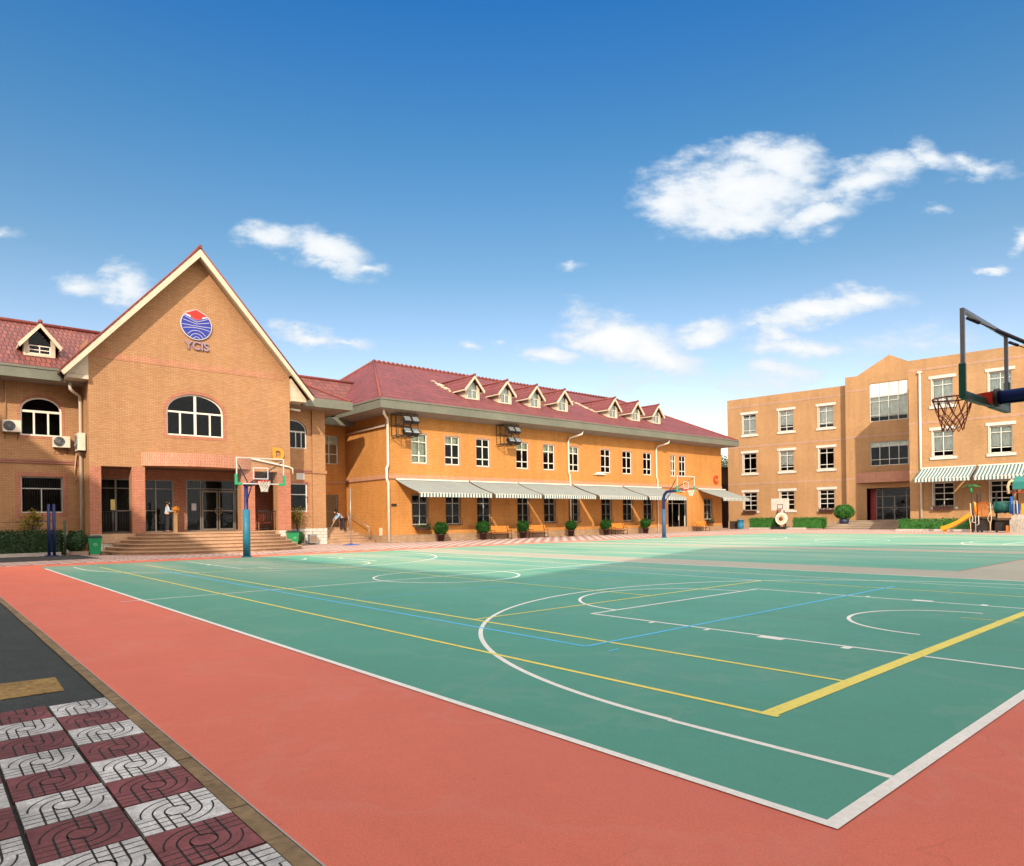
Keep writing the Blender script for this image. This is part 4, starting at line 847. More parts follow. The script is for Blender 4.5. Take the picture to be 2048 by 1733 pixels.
# rain pipes
w = MB(); w.tube([(19.0, 36.15, 8.5), (19.05, 36.2, 8.15), (19.25, 36.35, 8.05), (19.6, 36.7, 7.9), (19.66, 36.78, 7.7), (19.66, 36.78, 5.0), (19.5, 36.7, 4.75), (19.5, 36.7, 4.1), (19.66, 36.78, 3.8), (19.66, 36.78, .02)], .085, 8); bC(w, 'rain_pipe', PIPE)
w = MB(); w.tube([(19.66, 42.4, 7.5), (19.6, 37.0, 7.55)], .07, 8); bC(w, 'rain_pipe', PIPE)
for x in (36.2, 47.6):
    w = MB(); w.tube([(x + .75, 35.9, 8.4), (x + .7, 35.95, 8.1), (x + .1, 36.7, 7.85), (x, 36.8, 7.6), (x, 36.8, 5.1), (x + .15, 36.8, 4.75), (x + .15, 36.8, .02)], .075, 8); bC(w, 'rain_pipe', PIPE)
w = MB(); w.box(39.5, 40.3, 36.7, 36.88, 5.02, 5.2); w.box(39.1, 40.7, 36.78, 36.84, 5.0, 5.06); bC(w, 'wall_lamp', mat('lamp_white', (.8, .75, .68), .4))
w = MB(); w.box(19.92, 20.3, 36.85, 36.89, 2.35, 2.5); bC(w, 'name_plate', IRON); w = MB(); w.box(19.69, 19.74, 37.75, 38.05, .45, .95); bC(w, 'meter_box', mat('meter_cream', (.7, .58, .42), .5))
t = text('letter_sign', 'C', 1.0, .03, REDS, None, (57.25, 36.8, 5.05), bold=.06); tag(t, 'red letter C on the orange wall above the last awning', 'letter sign')

# awnings
def awning(x0, x1, label, grp, loc=None, rz=0, drop=.9, proj=2.7, zt=4.05, fab=AWN):
    r = thing('awning', label, 'awning', loc or (x0, CY - .06, 0), rz, grp); L2 = x1 - x0
    m = MB(); n = 10
    for i in range(n):
        y0, y1 = -proj * i / n, -proj * (i + 1) / n; f = lambda t: zt - drop * t - .05 * math.sin(math.pi * t)
        m.prism([(0, y0, f(i / n)), (L2, y0, f(i / n)), (L2, y1, f((i + 1) / n)), (0, y1, f((i + 1) / n))], (0, 0, -.012))
    m.build('canopy', fab, r)
    m = MB(); k_ = int(L2 / .05)
    for i in range(k_):
        a, b = L2 * i / k_, L2 * (i + 1) / k_; s = lambda x: .25 + .035 * abs(math.sin(math.pi * x / .235))
        m.q([(a, -proj, zt - drop - .02), (b, -proj, zt - drop - .02), (b, -proj - .01, zt - drop - .02 - s(b)), (a, -proj - .01, zt - drop - .02 - s(a))])
    m.build('valance', AWNV, r)
    m = MB(); m.tube([(0, -proj + .03, zt - drop - .03), (L2, -proj + .03, zt - drop - .03)], .035, 8); m.build('front_bar', WHITE, r)
    m = MB(); m.box(0, L2, -.08, .04, zt, zt + .1); m.build('roller_box', FRAMEG, r)
    for xx in (.35, L2 - .35):
        sg = 1 if xx < 1 else -1
        m = MB(); m.tube([(xx, 0, zt - .18), (xx + sg * .9, -proj * .5, zt - drop * .5 - .16), (xx, -proj, zt - drop - .05)], .028, 6); m.build('arm', WHITE, r)
    return r
gA = 'striped awnings along the orange building'
for i, (a, b) in enumerate(((20.26, 26.12), (26.3, 30.72), (30.86, 36.5), (36.8, 42.75), (43.0, 48.3), (54.2, 58.95))):
    awning(a, b, ['leftmost striped awning on the orange building, beginning beside its corner', 'narrow striped awning second from the left on the orange building', 'striped awning on the orange building ending at the middle rain pipe', 'striped awning on the orange building starting right of the middle rain pipe', 'striped awning reaching over the glazed door behind the far blue basketball hoop', 'striped awning at the right corner of the orange building, under the red letter C'][i], gA)
# floodlight racks
def rack(x0, x1, z0, z1, label):
    r = thing('floodlight_rack', label, 'floodlights', (x0, CY, z0), 0, 'floodlight racks under the eave'); w_, h = x1 - x0, z1 - z0; m = MB(); t_ = .022
    for x in (0, .35, w_ * .62, w_):
        for y in (-.9, -.1): m.tube([(x, y, 0), (x, y, h)], t_, 5)
        m.tube([(x, -.1, 0), (x, -.9, 0)], t_, 5); m.tube([(x, -.1, h), (x, -.9, h)], t_, 5)
    for z in (0, h * .5, h):
        for y in (-.9, -.1): m.tube([(0, y, z), (w_, y, z)], t_, 5)
    m.tube([(0, -.1, -.2), (.5, -.9, 0)], t_, 5); m.build('frame', IRON, r)
    for i in range(2):
        for j in range(2):
            c = Vector((.62 + .62 * i, -.95, .25 + .75 * j)); m = MB(); m.box(-.24, .24, -.12, .12, -.2, .2); m.box(-.28, .28, -.13, -.10, -.24, .24)
            for q in range(6): m.box(-.2 + q * .08, -.19 + q * .08, .12, .2, -.18, .18)
            mt = Matrix.Rotation(R(-38), 3, 'X'); m.rot(mt); m.v = [tuple(Vector(v) + c) for v in m.v]; l = m.build('lamp', IRON, r)
            m = MB(); m.box(-.22, .22, -.14, -.131, -.18, .18); m.rot(mt); m.v = [tuple(Vector(v) + c) for v in m.v]; m.build('lens', mat('lens_glass', (.5, .55, .56), .12, metal=.7), l)
rack(19.95, 21.45, 6.85, 8.25, 'black rack of four floodlights by the left corner rain pipe'); rack(28.75, 30.2, 6.85, 8.25, 'black rack of four floodlights between the third and fourth upper windows')

# ================================================================== SAND BRICK BUILDING B (local frame: x along facade, y inwards)
B = thing('school_building', 'sand brick three-storey school building with flat parapets and a gabled centre bay', 'building', (66.7, 41.2, 0), R(-82.3))
RS = [(10.47, 13.0, 1), (6.18, 8.66, 1), (1.98, 4.3, 0)]
def b_windows(cols, y, side_):
    for c in cols:
        for k_, (z0, z1, up) in enumerate(RS):
            cf = {(0, 0): (0, .9), (0, 1): (.3, 1), (0, 2): (.15, 1), (1, 0): None, (1, 1): (.3, 1), (1, 2): None}.get((k_, cols.index(c))) if side_ == 0 else {0: (0, 1), 1: (.25, 1)}.get(k_)
            zt = z1 - .32
            wn = window(B, c - .74, c + .74, z0, zt, y, vbars=[c], hbars=[z0 + .45, zt - .5] if k_ < 2 else [z0 + .6, z0 + 1.1, z0 + 1.6], curtain=CURTW if cf and k_ < 2 else None, cfrac=cf or (0, 1), frm=FRAMEG, fr=.07, bar=.06, dep=.12)
            m = MB(); m.box(c - 1.0, c + .98, y - .07, y, zt + .04, zt + .3); m.box(c - .96, c + .98, y - .1, y, z0 - .26, z0 - .03); m.box(c - .84, c - .75, y - .05, y, z0, zt + .04)
            m.build('stone_surround', WHITE, wn)
w = MB(); hl = lambda cols: [(c - .74, c + .74, z0, z1 - .32) for c in cols for z0, z1, _ in RS]
LC = [2.55, 6.6, 10.65]; RC = [19.8 + 2.5, 19.8 + 6.45, 19.8 + 10.4, 19.8 + 14.4]
wall_grid(w, 0, 12.75, 0, 14.55, hl(LC), 0, .22); side(w, 0, 0, 14, 0, 14.55, -1); w.q([(0, 0, 14.55), (12.75, 0, 14.55), (12.75, 12, 14.55), (0, 12, 14.55)]); w.build('wall', BR_B, B)
w = MB(); wall_grid(w, 19.8, 42, 0, 14.55, hl(RC), -8.03, .22); side(w, 19.8, -8.03, 0, 0, 14.55, -1); side(w, 42, -8.03, 10, 0, 14.55, 1); w.q([(19.8, -8.03, 14.55), (42, -8.03, 14.55), (42, 12, 14.55), (19.8, 12, 14.55)]); w.build('wall', BR_B, B)
w = MB(); wall_grid(w, 12.75, 19.8, 0, 15.2, [(14.98, 18.3, 10.5, 14.25), (14.98, 18.3, 6.15, 8.5), (14.6, 19.3, .8, 3.95)], -.8, .25)
w.q([(13.85, -.8, 15.2), (19.8, -.8, 15.2), (16.75, -.8, 16.85)]); side(w, 12.75, -.8, 0, 0, 15.2, -1); w.prism([(13.85, -.79, 15.2), (19.8, -.79, 15.2), (16.75, -.79, 16.85)], (0, .5, 0)); w.q([(12.75, -.8, 15.2), (19.8, -.8, 15.2), (19.8, 8, 15.2), (12.75, 8, 15.2)])
w.build('wall', BR_B, B)
w = MB()
for z in (4.86, 9.0, 13.55): w.box(0, 12.72, -.02, 0, z, z + .2); w.box(12.75, 19.79, -.82, -.8, z, z + .2) if z < 9.5 else w.box(12.75, 14.9, -.82, -.8, z + .1, z + .3); w.box(19.78, 42, -8.05, -8.03, z, z + .2)
w.build('brick_band', BR_BP, B)
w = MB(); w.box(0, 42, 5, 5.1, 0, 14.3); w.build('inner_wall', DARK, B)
w = MB(); w.box(-.03, 12.75, -.06, 0, 0, .8); w.build('plinth', PLINC, B)
b_windows(LC, 0, 0); b_windows(RC, -8.03, 1)
wn = window(B, 14.98, 18.3, 10.5, 14.25, -.8, vbars=[15.81, 16.64, 17.47], hbars=[11.1, 12.45, 12.9], frm=FRAMEG, curtain=CURTW, cfrac=(.12, 1), dep=.1)
m = MB(); [m.box(15.05 + .83 * i, 15.05 + .83 * i + .75, -.72, -.69, 12.95, 14.2) for i in range(4)]; m.build('white_panel', mat('panel_white', (.8, .76, .66), .6), wn)
window(B, 14.98, 18.3, 6.15, 8.5, -.8, vbars=[15.81, 16.64, 17.47], hbars=[6.75, 8.0], frm=FRAMEG, curtain=CURTW, cfrac=(.78, 1), dep=.1)
m = MB(); n = 14; p = [(13.6 + 5.9 * i / n, -.8 - .75 * math.sin(math.pi * i / n) ** .7) for i in range(n + 1)]
m.q([(x, y, 5.5) for x, y in p]); m.q([(x, y, 4.5) for x, y in reversed(p)]); [m.q([(*p[i], 4.5), (*p[i + 1], 4.5), (*p[i + 1], 5.5), (*p[i], 5.5)]) for i in range(n)]
m.build('canopy', brick_mat('brick_canopy', (.5, .26, .17), (.44, .22, .15), (.3, .14, .1)), B)
m = MB(); m.box(14.6, 15.15, .6, .7, .82, 3.9); tag(m.build('red_door_panel', mat('door_red', (.35, .035, .04), .5), B))
e = window(B, 15.17, 19.25, .82, 3.92, .4, vbars=[(15.75, .82, 3.86, .07), (17.85, .82, 3.86, .07), (16.8, .82, 3.1, .09)], hbars=[3.15, 2.05], frm=ALU, name='entrance_screen', dep=0)
m = MB(); m.ring((16.8, .36, 2.0), .22, .02, 'y', 18, 5); m.build('door_handle', GREY, B)
m = MB(); m.box(14.55, 19.7, -.55, .9, .6, .8); m.build('porch_floor', STEPG, B)
m = MB()
for i in range(5): z1 = .16 * (i + 1); m.box(11.6 + .25 * i, 19.75, -4.6 + .42 * i, -.83, z1 - .16, z1 - .05); m.box(11.55 + .25 * i, 19.76, -4.68 + .42 * i, -.83, z1 - .05, z1)
m.build('entrance_steps', STEPG, B)
m = MB(); m.tube([(12.72, -.08, 0), (12.72, -.08, 14.4)], .05, 6); m.build('drain_pipe', mat('pipe_brown', (.3, .17, .1), .6), B)
m = MB(); m.box(20.5, 20.82, -8.25, -8.05, 13.35, 13.5); m.tube([(20.66, -8.14, 13.4), (20.66, -8.14, .9)], .09, 8); m.build('rain_pipe', PIPE, B)
gB = 'striped awnings on the sand brick building'
def awnB(s, L2, label):
    p = ROOT[B.name] @ Vector((s, -8.1, 0)); awning(0, L2, label, gB, loc=tuple(p), rz=R(-82.3), drop=.95, proj=3.0, zt=5.2, fab=AWNB)
awnB(19.8 + .85, 3.9, 'green and white striped awning beside the white rain pipe on the sand brick building'); awnB(19.8 + 4.92, 4.2, 'green and white striped awning above the playground tower, cut by the picture edge'); awnB(19.8 + 9.3, 4.2, 'green and white striped awning beyond the picture edge on the sand brick building')

# ================================================================== buildings behind the camera (they shade the near court)
def plain_building(label, x0, x1, y0, y1, h, gable=None, loc=None):
    r = thing('school_building', label, 'building', ((x0 + x1) / 2, (y0 + y1) / 2, 0)); m = MB(); m2 = MB(); m3 = MB()
    m.box(x0, x1, y0, y1, 0, h); bW(m, 'wall', BR_B, r)
    if gable:
        gx, gz = gable; m = MB(); m.prism([(x0 - .4, y1 + .5, h), (x1 + .4, y1 + .5, h), (gx, y1 + .5, gz)], (0, y0 - y1 - 1, 0)); bW(m, 'roof', TILE, r)
    else: m = MB(); m.box(x0 - .2, x1 + .2, y0 - .2, y1 + .2, h, h + .4); bW(m, 'parapet', CREAM, r)
    for k_ in range(3):
        if gable:
            x = x0 + 1.5
            while x < x1 - 2: m2 = MB(); m2.box(x, x + 1.5, y1, y1 + .06, 1.5 + 4.1 * k_, 3.6 + 4.1 * k_); bW(m2, 'window', FRAMEG, r); x += 4
        else:
            y = y0 + 1.5
            while y < y1 - 2: m2 = MB(); m2.box(x1, x1 + .06, y, y + 1.5, 1.5 + 4.1 * k_, 3.6 + 4.1 * k_); bW(m2, 'window', FRAMEG, r); y += 4
plain_building('sand brick school wing west of the court, behind the left picture edge', -26, -12, -22, 27, 16.4)
plain_building('red roofed school wing behind the viewpoint', -12, 16, -22, -8, 13, (3, 18.2))

# ================================================================== BASKETBALL HOOPS
def make_net(mb, c, r, h, rb, t=.006, n=12):
    lev = [(0, 1.0), (.44, .80), (.58, .70), (.72, .62), (.86, .57), (1.0, .54)]
    def pt(k, i): z, q = lev[k]; a = 2 * math.pi * (i + (k % 2) * .5) / n; return Vector((c[0] + r * q * rb / .54 * math.cos(a) if k else c[0] + r * math.cos(a), c[1] + (r * q * rb / .54 if k else r) * math.sin(a), c[2] - h * z + (.012 * math.sin(i * 2.3 + k) if k else 0)))
    for k_ in range(len(lev) - 1):
        for i in range(n):
            for d in ((0, -1) if k_ % 2 == 0 else (0, 1)): mb.tube([pt(k_, i), pt(k_ + 1, (i + d) % n)], t, 4, cap=False)
def hoop(label, loc, rz, reach, z0, hh, wd, near, goose=False, dx=0):
    r = thing('basketball_hoop', label, 'basketball hoop', loc, rz, 'basketball hoops on the court edges'); yb = reach; zr = z0 + .12
    m = MB(); pr = .08
    zt = z0 + .06
    if goose: m.tube([(0, 0, 0), (0, 0, zt - .45), (0, .08, zt - .2), (0, .25, zt - .03), (0, .5, zt + .02), (dx, yb - .25, zt + .02)], .1, 10)
    else: m.tube([(0, 0, 0), (0, 0, zt)], pr, 10)
    m.build('pole', BLUE, r)
    if not near: m = MB(); m.tube([(0, 0, .02), (0, 0, 1.95)], .145 if not goose else .13, 14); m.tube([(0, 0, 0), (0, 0, .06)], .19, 14); m.build('pole_pad', TEAL if not goose else mat('pad_blue', (.03, .09, .2), .5), r)
    m = MB()
    ya = yb - (.14 if near else .42)
    if not goose: m.tube([(0, -.1, zt + (.03 if near else 0)), (dx, ya, zt)], .085 if near else .075, 16)
    else: m.tube([(dx, yb - .45, zt), (dx, ya, zt)], .07, 8)
    a = m.build('arm', BLUE, r); m = MB(); m.tube([(dx, ya, zt), (dx, ya + .05, zt)], .115, 16); m.build('collar', IRON, a)
    m = MB(); m.prism([(dx - .08, ya + .05, zt + .08), (dx - .08, yb + .17, zr - .0), (dx - .08, yb + .17, zr - .03), (dx - .08, ya + .05, zt - .08)], (.16, 0, 0)); m.build('bracket', RED, r)
    m = MB(); m.prism([(dx - .05, ya - .25, zt - .08), (dx - .05, yb - .03, zt - .08), (dx - .05, yb - .03, z0 - .02)], (.1, 0, 0)); m.build('gusset', IRON, r)
    m = MB(); m.tube([(0, .02, zt - .75), (0, .62, zt - .05)], .028, 6); m.build('brace', BLUE, r)
    for s in (-1, 1):
        m = MB(); e = Vector((dx, 1.5 if near else .5, zt + .02)); t_ = Vector((dx + s * (wd / 2 - .03), yb - .04, z0 + hh - .12)); m.tube([t_, t_ + (e - t_) * .09], .02, 6); m.tube([t_ + (e - t_) * .09, t_ + (e - t_) * .2], .008, 5); m.tube([t_ + (e - t_) * .2, e], .024, 8)
        m.build('stay_rod', IRON if not near else mat('stay_dark', (.03, .03, .05), .4), r)
    fm = GREY if near else WHITE; b = .022; x0, x1 = dx - wd / 2, dx + wd / 2
    m = MB(); m.box(x0, x0 + 2 * b, yb - b, yb + b, z0, z0 + hh); m.box(x1 - 2 * b, x1, yb - b, yb + b, z0, z0 + hh); m.box(x0 + 2 * b, x1 - 2 * b, yb - b, yb + b, z0 + hh - 2 * b, z0 + hh); m.box(x0 + 2 * b, x1 - 2 * b, yb - b, yb + b, z0, z0 + 2 * b)
    f = m.build('backboard_frame', fm, r, bevel=.004)
    m = MB(); m.box(x0 + .04, x1 - .04, yb - .006, yb + .006, z0 + .04, z0 + hh - .04); m.build('glass_panel', CLEAR, r)
    m = MB(); q = .3; zz = z0 + .2; t_ = .022
    for u0, u1, v0, v1 in ((-q, q, zz, zz + t_ * 1.6), (-q, q, zz + .42, zz + .42 + t_ * 1.6), (-q, -q + t_ * 1.6, zz + t_ * 1.6, zz + .42), (q - t_ * 1.6, q, zz + t_ * 1.6, zz + .42)): m.box(dx + u0, dx + u1, yb + .007, yb + .010, v0, v1)
    if not near: m.build('target_square', LOGW, r)
    if near: m = MB(); m.box(x0 + .04, x1 - .04, yb - .032, yb + .032, z0 - .028, z0 + .05); m.build('bottom_pad', PADG, r, bevel=.01)
    if True:
        for s, xx in ((-1, x0), (1, x1)):
            m = MB(); e = .034 if near else .045
            m.box(xx - e if s < 0 else xx - e, xx + e, yb - e, yb + e, z0 - .03, z0 + hh * .37)
            ln = wd * .5 - .16 if near else .22
            xa, xb = (xx + e, xx + ln) if s < 0 else (xx - ln, xx - e); m.box(xa, xb, yb - e, yb + e, z0 - .036, z0 + .06)
            if near:
                for zq in (z0 + .06, z0 + .34): m.lathe([(.0001, .0), (.008, 0)], 8, (xx + s * 0, yb, zq))
            m.build('corner_pad', PADG if near else PADGL, r, bevel=.012)
    m = MB(); cy_ = yb + .15 + .225; m.ring((dx, cy_, zr), .225, .0095, 'z', 32, 8)
    for s in (-1, 1): m.tube([(dx + s * .06, yb + .03, zr - .03), (dx + s * .12, cy_ - .17, zr)], .007, 5)
    for i in range(12):
        a_ = 2 * math.pi * i / 12; m.ring((dx + .225 * math.cos(a_), cy_ + .225 * math.sin(a_), zr - .012), .012, .003, 'x', 8, 4)
    m.build('rim', REDR if near else RED, r)
    m = MB(); make_net(m, (dx, cy_, zr - .015), .225, .40, .54, .0055 if near else .008); m.build('net', NETM if near else NETW, r)
    return r
def clear_mat():
    m, nt, N, L, P = nodes_of('clear_board'); N.remove(P); out = [n for n in N if n.type == 'OUTPUT_MATERIAL'][0]
    tr = N.new('ShaderNodeBsdfTransparent'); tr.inputs[0].default_value = (.97, .98, .98, 1); gl = N.new('ShaderNodeBsdfGlossy'); gl.inputs['Roughness'].default_value = .08; mx = N.new('ShaderNodeMixShader'); mx.inputs[0].default_value = .012
    L.new(tr.outputs[0], mx.inputs[1]); L.new(gl.outputs[0], mx.inputs[2]); L.new(mx.outputs[0], out.inputs[0]); return m
CLEAR = clear_mat()
hoop('near basketball hoop with a dark blue arm and green pads, cut by the picture edge', (7.03, -1.6, 0), 0, 2.75, 2.79, 1.03, 1.87, True)
hoop('basketball hoop on a padded teal pole in front of the porch steps', (7.03, 26.8, 0), R(180), 1.8, 2.89, 1.03, 1.87, False, dx=.08)
hoop('far basketball hoop on a curved blue pole before the orange building door', (35.05, 26.8, 0), R(180), 1.8, 3.06, 1.03, 1.95, False, goose=True)

# ================================================================== ALONG THE ORANGE BUILDING
def topiary(loc, label, s=1.0, grp='potted round box trees along the orange building'):
    r = thing('potted_topiary', label, 'potted tree', loc, rnd.uniform(0, 6), grp); m = MB()
    m.lathe([(.001, 0), (.2 * s, 0), (.27 * s, .42 * s), (.31 * s, .42 * s), (.31 * s, .48 * s), (.26 * s, .48 * s), (.24 * s, .43 * s), (.001, .43 * s)], 20); m.build('pot', POT, r)
    m = MB(); m.tube([(0, 0, .4 * s), (.01, 0, .65 * s)], .03 * s, 6); m.build('trunk', BARK, r)
    m = MB(); rr = random.Random(int(loc[0] * 10)); k_ = rr.uniform(.93, 1.06); ox = rr.uniform(-.05, .05); leafball(m, (ox, 0, .86 * s), .47 * s * k_, 1000, .06 * s, rr, rr.uniform(.76, .9)); leafball(m, (ox + rr.uniform(-.1, .1), rr.uniform(-.1, .1), .68 * s), .36 * s, 350, .055 * s, rr, .65, core=False)
    for _ in range(60): d = Vector((rr.gauss(0, 1), rr.gauss(0, 1), abs(rr.gauss(0, 1)))).normalized(); m.leaf((ox + d.x * .53 * s, d.y * .53 * s, .86 * s + d.z * .47 * s), .06, rr); m.build('crown', LEAF, r)
    return r
for x, lb in ((23.07, 'potted round box tree left of the benches, under the first two barred windows'), (26.65, 'potted round box tree immediately left of the leftmost bench'), (30.4, 'potted round box tree between the two left benches'), (35.43, 'potted round box tree by the middle rain pipe'), (39.58, 'potted round box tree immediately left of the third bench'), (44.75, 'potted round box tree right of the third bench, before the far hoop')): topiary((x, 35.9, 0), lb)
def bench(loc, label):
    r = thing('park_bench', label, 'bench', loc, 0, 'wooden benches along the orange building'); h = .95
    m = MB()
    for i in range(4): m.box(-h, h, -.26 + i * .115, -.26 + i * .115 + .095, .42, .45)
    m.build('seat', WOOD, r, bevel=.006)
    m = MB()
    for i in range(4): z = .52 + i * .105; m.prism([(-h, .2 + i * .03, z), (-h, .225 + i * .03, z), (-h, .25 + i * .03, z + .088), (-h, .225 + i * .03, z + .088)], (2 * h, 0, 0))
    m.build('backrest', WOOD, r)
    for x in (-.78, .78):
        m = MB(); m.tube([(x, -.24, 0), (x, -.2, .41), (x, .18, .41), (x, .3, .9)], .028, 6); m.tube([(x, .24, 0), (x, .14, .4)], .028, 6); m.tube([(x, -.24, .05), (x, .24, .05)], .018, 5); m.tube([(x, -.22, .41), (x, -.24, .6), (x, .2, .62)], .022, 5); m.build('leg', IRON, r)
    m = MB(); m.box(-.78, .78, -.02, .02, .3, .34); m.build('stretcher', IRON, r)
for x, lb in ((28.35, 'wooden slat bench between the second and third potted trees from the left'), (32.0, 'wooden slat bench right of the third potted tree'), (41.3, 'wooden slat bench between the two potted trees left of the far hoop'), (53.55, 'wooden slat bench right of the glazed door, under the last awning')): bench((x, 35.95, 0), lb)
def planter(loc, rz, wd, label, m1=LEAFR):
    r = thing('flower_box', label, 'flower box', loc, rz, 'flower boxes under ground floor windows'); m = MB(); m.box(-wd / 2, wd / 2, -.14, .1, 0, .18); m.build('box', POT, r, bevel=.01)
    m = MB(); rr = random.Random(int(loc[0] * 7 + loc[1])); 
    for _ in range(260): m.leaf((rr.uniform(-wd / 2, wd / 2), rr.uniform(-.2, .1), .18 + abs(rr.gauss(0, .1)) - (.2 if rr.random() < .3 else 0)), .06, rr)
    m.build('flowers', m1, r)
planter((22.12, 36.6, .78), 0, 1.1, 'trailing flower box under the leftmost barred window of the orange building', LEAFD); planter((55.9, 36.65, .72), 0, 1.1, 'trailing flower box under the window beside the last awning', LEAFD)
for s_, lb, y_ in ((2.55, 'russet flower box under the leftmost ground floor window of the sand brick building', -.25), (10.65, 'russet flower box under the ground floor window beside the big round bush', -.25), (22.3, 'dark russet flower box under the window behind the slide', -8.3)):
    p = ROOT[B.name] @ Vector((s_, y_, 1.75)); planter(tuple(p), R(-82.3), 1.5, lb)

# ================================================================== LEFT: hedges, bins, air conditioners, posts
tag(leafbox('hedge', -5, 2.05, 36.85, 37.7, 0, 1.12, LEAFD, n=5200, sz=.06), 'long dark clipped hedge under the barred window', 'hedge')
m = MB(); rr = random.Random(5); leafball(m, (2.62, 37.2, .6), .5, 1300, .06, rr, 1.08); tag(m.build('round_bush', LEAFD), 'dark rounded bush behind the left green bin', 'bush')
g = MB(); g.box(-5, 1.95, 36.55, 36.68, 0, .16); tag(g.build('bed_kerb', mat('kerb_pale', (.42, .38, .33), .8)), 'pale kerb in front of the long dark hedge', 'kerb')
g = MB(); g.prism([(2.35, 36.6, 0), (3.0, 35.9, 0), (3.1, 36.0, 0), (2.45, 36.72, 0)], (0, 0, .16)); tag(g.build('bed_kerb', mat('kerb_pink', (.4, .27, .22), .8)), 'pinkish slanted kerb before the rounded bush', 'kerb')
def bin_(loc, rz, label):
    r = thing('wheelie_bin', label, 'bin', loc, rz, 'green bins beside the entrance steps'); m = MB(); a, b = .21, .27
    n = len(m.v); m.v += [(s * (a if z == 0 else b), t * (a if z == 0 else b), z if z else .06) for z in (0, .82) for s, t in ((-1, -1), (1, -1), (1, 1), (-1, 1))]
    for f in ((0, 3, 2, 1), (4, 5, 6, 7), (0, 1, 5, 4), (1, 2, 6, 5), (2, 3, 7, 6), (3, 0, 4, 7)): m.f.append(tuple(n + i for i in f)); m.sm.append(False)
    m.build('body', BINM, r, bevel=.025)
    m = MB(); m.box(-.29, .29, -.3, .3, .82, .87); m.prism([(-.27, -.28, .87), (.27, -.28, .87), (.23, -.2, .93), (-.23, -.2, .93)], (0, .46, 0)); m.build('lid', BINL, r, bevel=.015)
    m = MB(); m.tube([(-.25, .3, .84), (.25, .3, .84)], .018, 6); m.build('handle', BINL, r)
    for s in (-1, 1): m = MB(); m.tube([(s * .2, .2, .09), (s * .25, .2, .09)], .09, 14); m.build('wheel', IRON, r)
    m = MB(); gm = mat('emblem_pale', (.45, .7, .4), .5); m.ring((0, -.246, .52), .085, .006, 'y', 24, 4)
    for k_ in range(3): a_ = R(90 + 120 * k_); m.tube([(.045 * math.cos(a_), -.25, .52 + .045 * math.sin(a_)), (.045 * math.cos(a_ + 1.5), -.25, .52 + .045 * math.sin(a_ + 1.5))], .008, 4)
    m.build('emblem', gm, r)
bin_((3.05, 34.95, 0), R(-8), 'green wheeled bin with dark lid left of the entrance steps'); bin_((13.2, 36.62, 0), R(6), 'green wheeled bin with dark lid right of the entrance steps')
m = MB(); rr = random.Random(9); leafball(m, (14.15, 38.1, .45), .4, 900, .05, rr, 1.0); tag(m.build('round_bush', LEAFD), 'low dark round bush behind the right green bin', 'bush')
r = thing('utility_box', 'small grey metal box against the white stone plinth', 'utility box', (15.25, 38.45, 0)); m = MB(); m.box(-.23, .23, -.18, .18, .1, .6); m.box(-.25, .25, -.2, .2, .6, .64); m.build('body', GREY, r, bevel=.01); m = MB(); m.box(-.15, .15, -.1, .1, 0, .1); m.build('foot', IRON, r); m = MB(); m.box(-.19, .19, -.188, -.18, .14, .56); m.build('door', mat('box_brown', (.22, .15, .1), .6), r)
def bushy(loc, label, h, wd, lm):
    r = thing('potted_plant', label, 'potted plant', loc); m = MB(); m.lathe([(.001, 0), (.15, 0), (.2, .35), (.17, .35), (.001, .32)], 14); m.build('pot', mat('terracotta', (.45, .2, .09), .7), r)
    m = MB(); rr = random.Random(int(loc[0] * 13)); st = []
    for i in range(9):
        a = rr.uniform(0, 6.3); e = Vector((math.cos(a) * wd * rr.uniform(.3, 1), math.sin(a) * wd * .6 * rr.uniform(.3, 1), h * rr.uniform(.7, 1))); m.tube([(0, 0, .3), e * .5 + Vector((0, 0, .2)), e], .012, 4); st.append(e)
    m.build('stem', BARK, r); m = MB()
    for e in st:
        for _ in range(50): m.leaf(e + Vector((rr.gauss(0, .13), rr.gauss(0, .13), rr.gauss(-.1, .16))), .08, rr)
    m.build('foliage', lm, r)
bushy((.95, 38.3, 0), 'tall olive leafy plant in front of the left barred window', 2.1, .35, LEAFY); bushy((14.35, 38.45, 0), 'tall olive leafy plant beside the porch corner, above the right bin', 2.1, .3, LEAFY)
def aircon(loc, rz, label, wd=.72, h=.56):
    r = thing('air_conditioner', label, 'air conditioner', loc, rz, 'outdoor air conditioning units'); m = MB(); m.box(-wd / 2, wd / 2, -.36, -.04, 0, h); m.build('case', mat('ac_cream', (.6, .54, .44), .5), r, bevel=.015)
    m = MB(); c = (-.1, -.366, h / 2); 
    for q in (.06, .11, .16, .2, .235): m.ring((c[0], c[1], c[2]), q * h / .56, .006, 'y', 22, 4)
    for a in range(0, 180, 30): m.tube([(c[0] + .235 * math.cos(R(a)) * h / .56, c[1], c[2] + .235 * math.sin(R(a)) * h / .56), (c[0] - .235 * math.cos(R(a)) * h / .56, c[1], c[2] - .235 * math.sin(R(a)) * h / .56)], .005, 4)
    m.build('fan_guard', GREY, r)
    m = MB(); m.tube([(c[0], -.355, c[2]), (c[0], -.3615, c[2])], .24 * h / .56, 24); m.build('fan', IRON, r)
    for s in (-1, 1): m = MB(); m.box(s * .25 - .02, s * .25 + .02, -.38, 0, -.04, -.005); m.tube([(s * .25, 0, -.3), (s * .25, -.34, -.03)], .012, 5); m.build('bracket', IRON, r)
aircon((.32, 38.88, 5.87), 0, 'air conditioning unit left of the arched window, at the left picture edge'); aircon((2.3, 38.88, 5.24), 0, 'air conditioning unit just below the right corner of the left arched window')
aircon((3.19, 37.95, 5.05), R(-90), 'taller cream air conditioning unit behind the white rain pipe', wd=.85, h=.86)
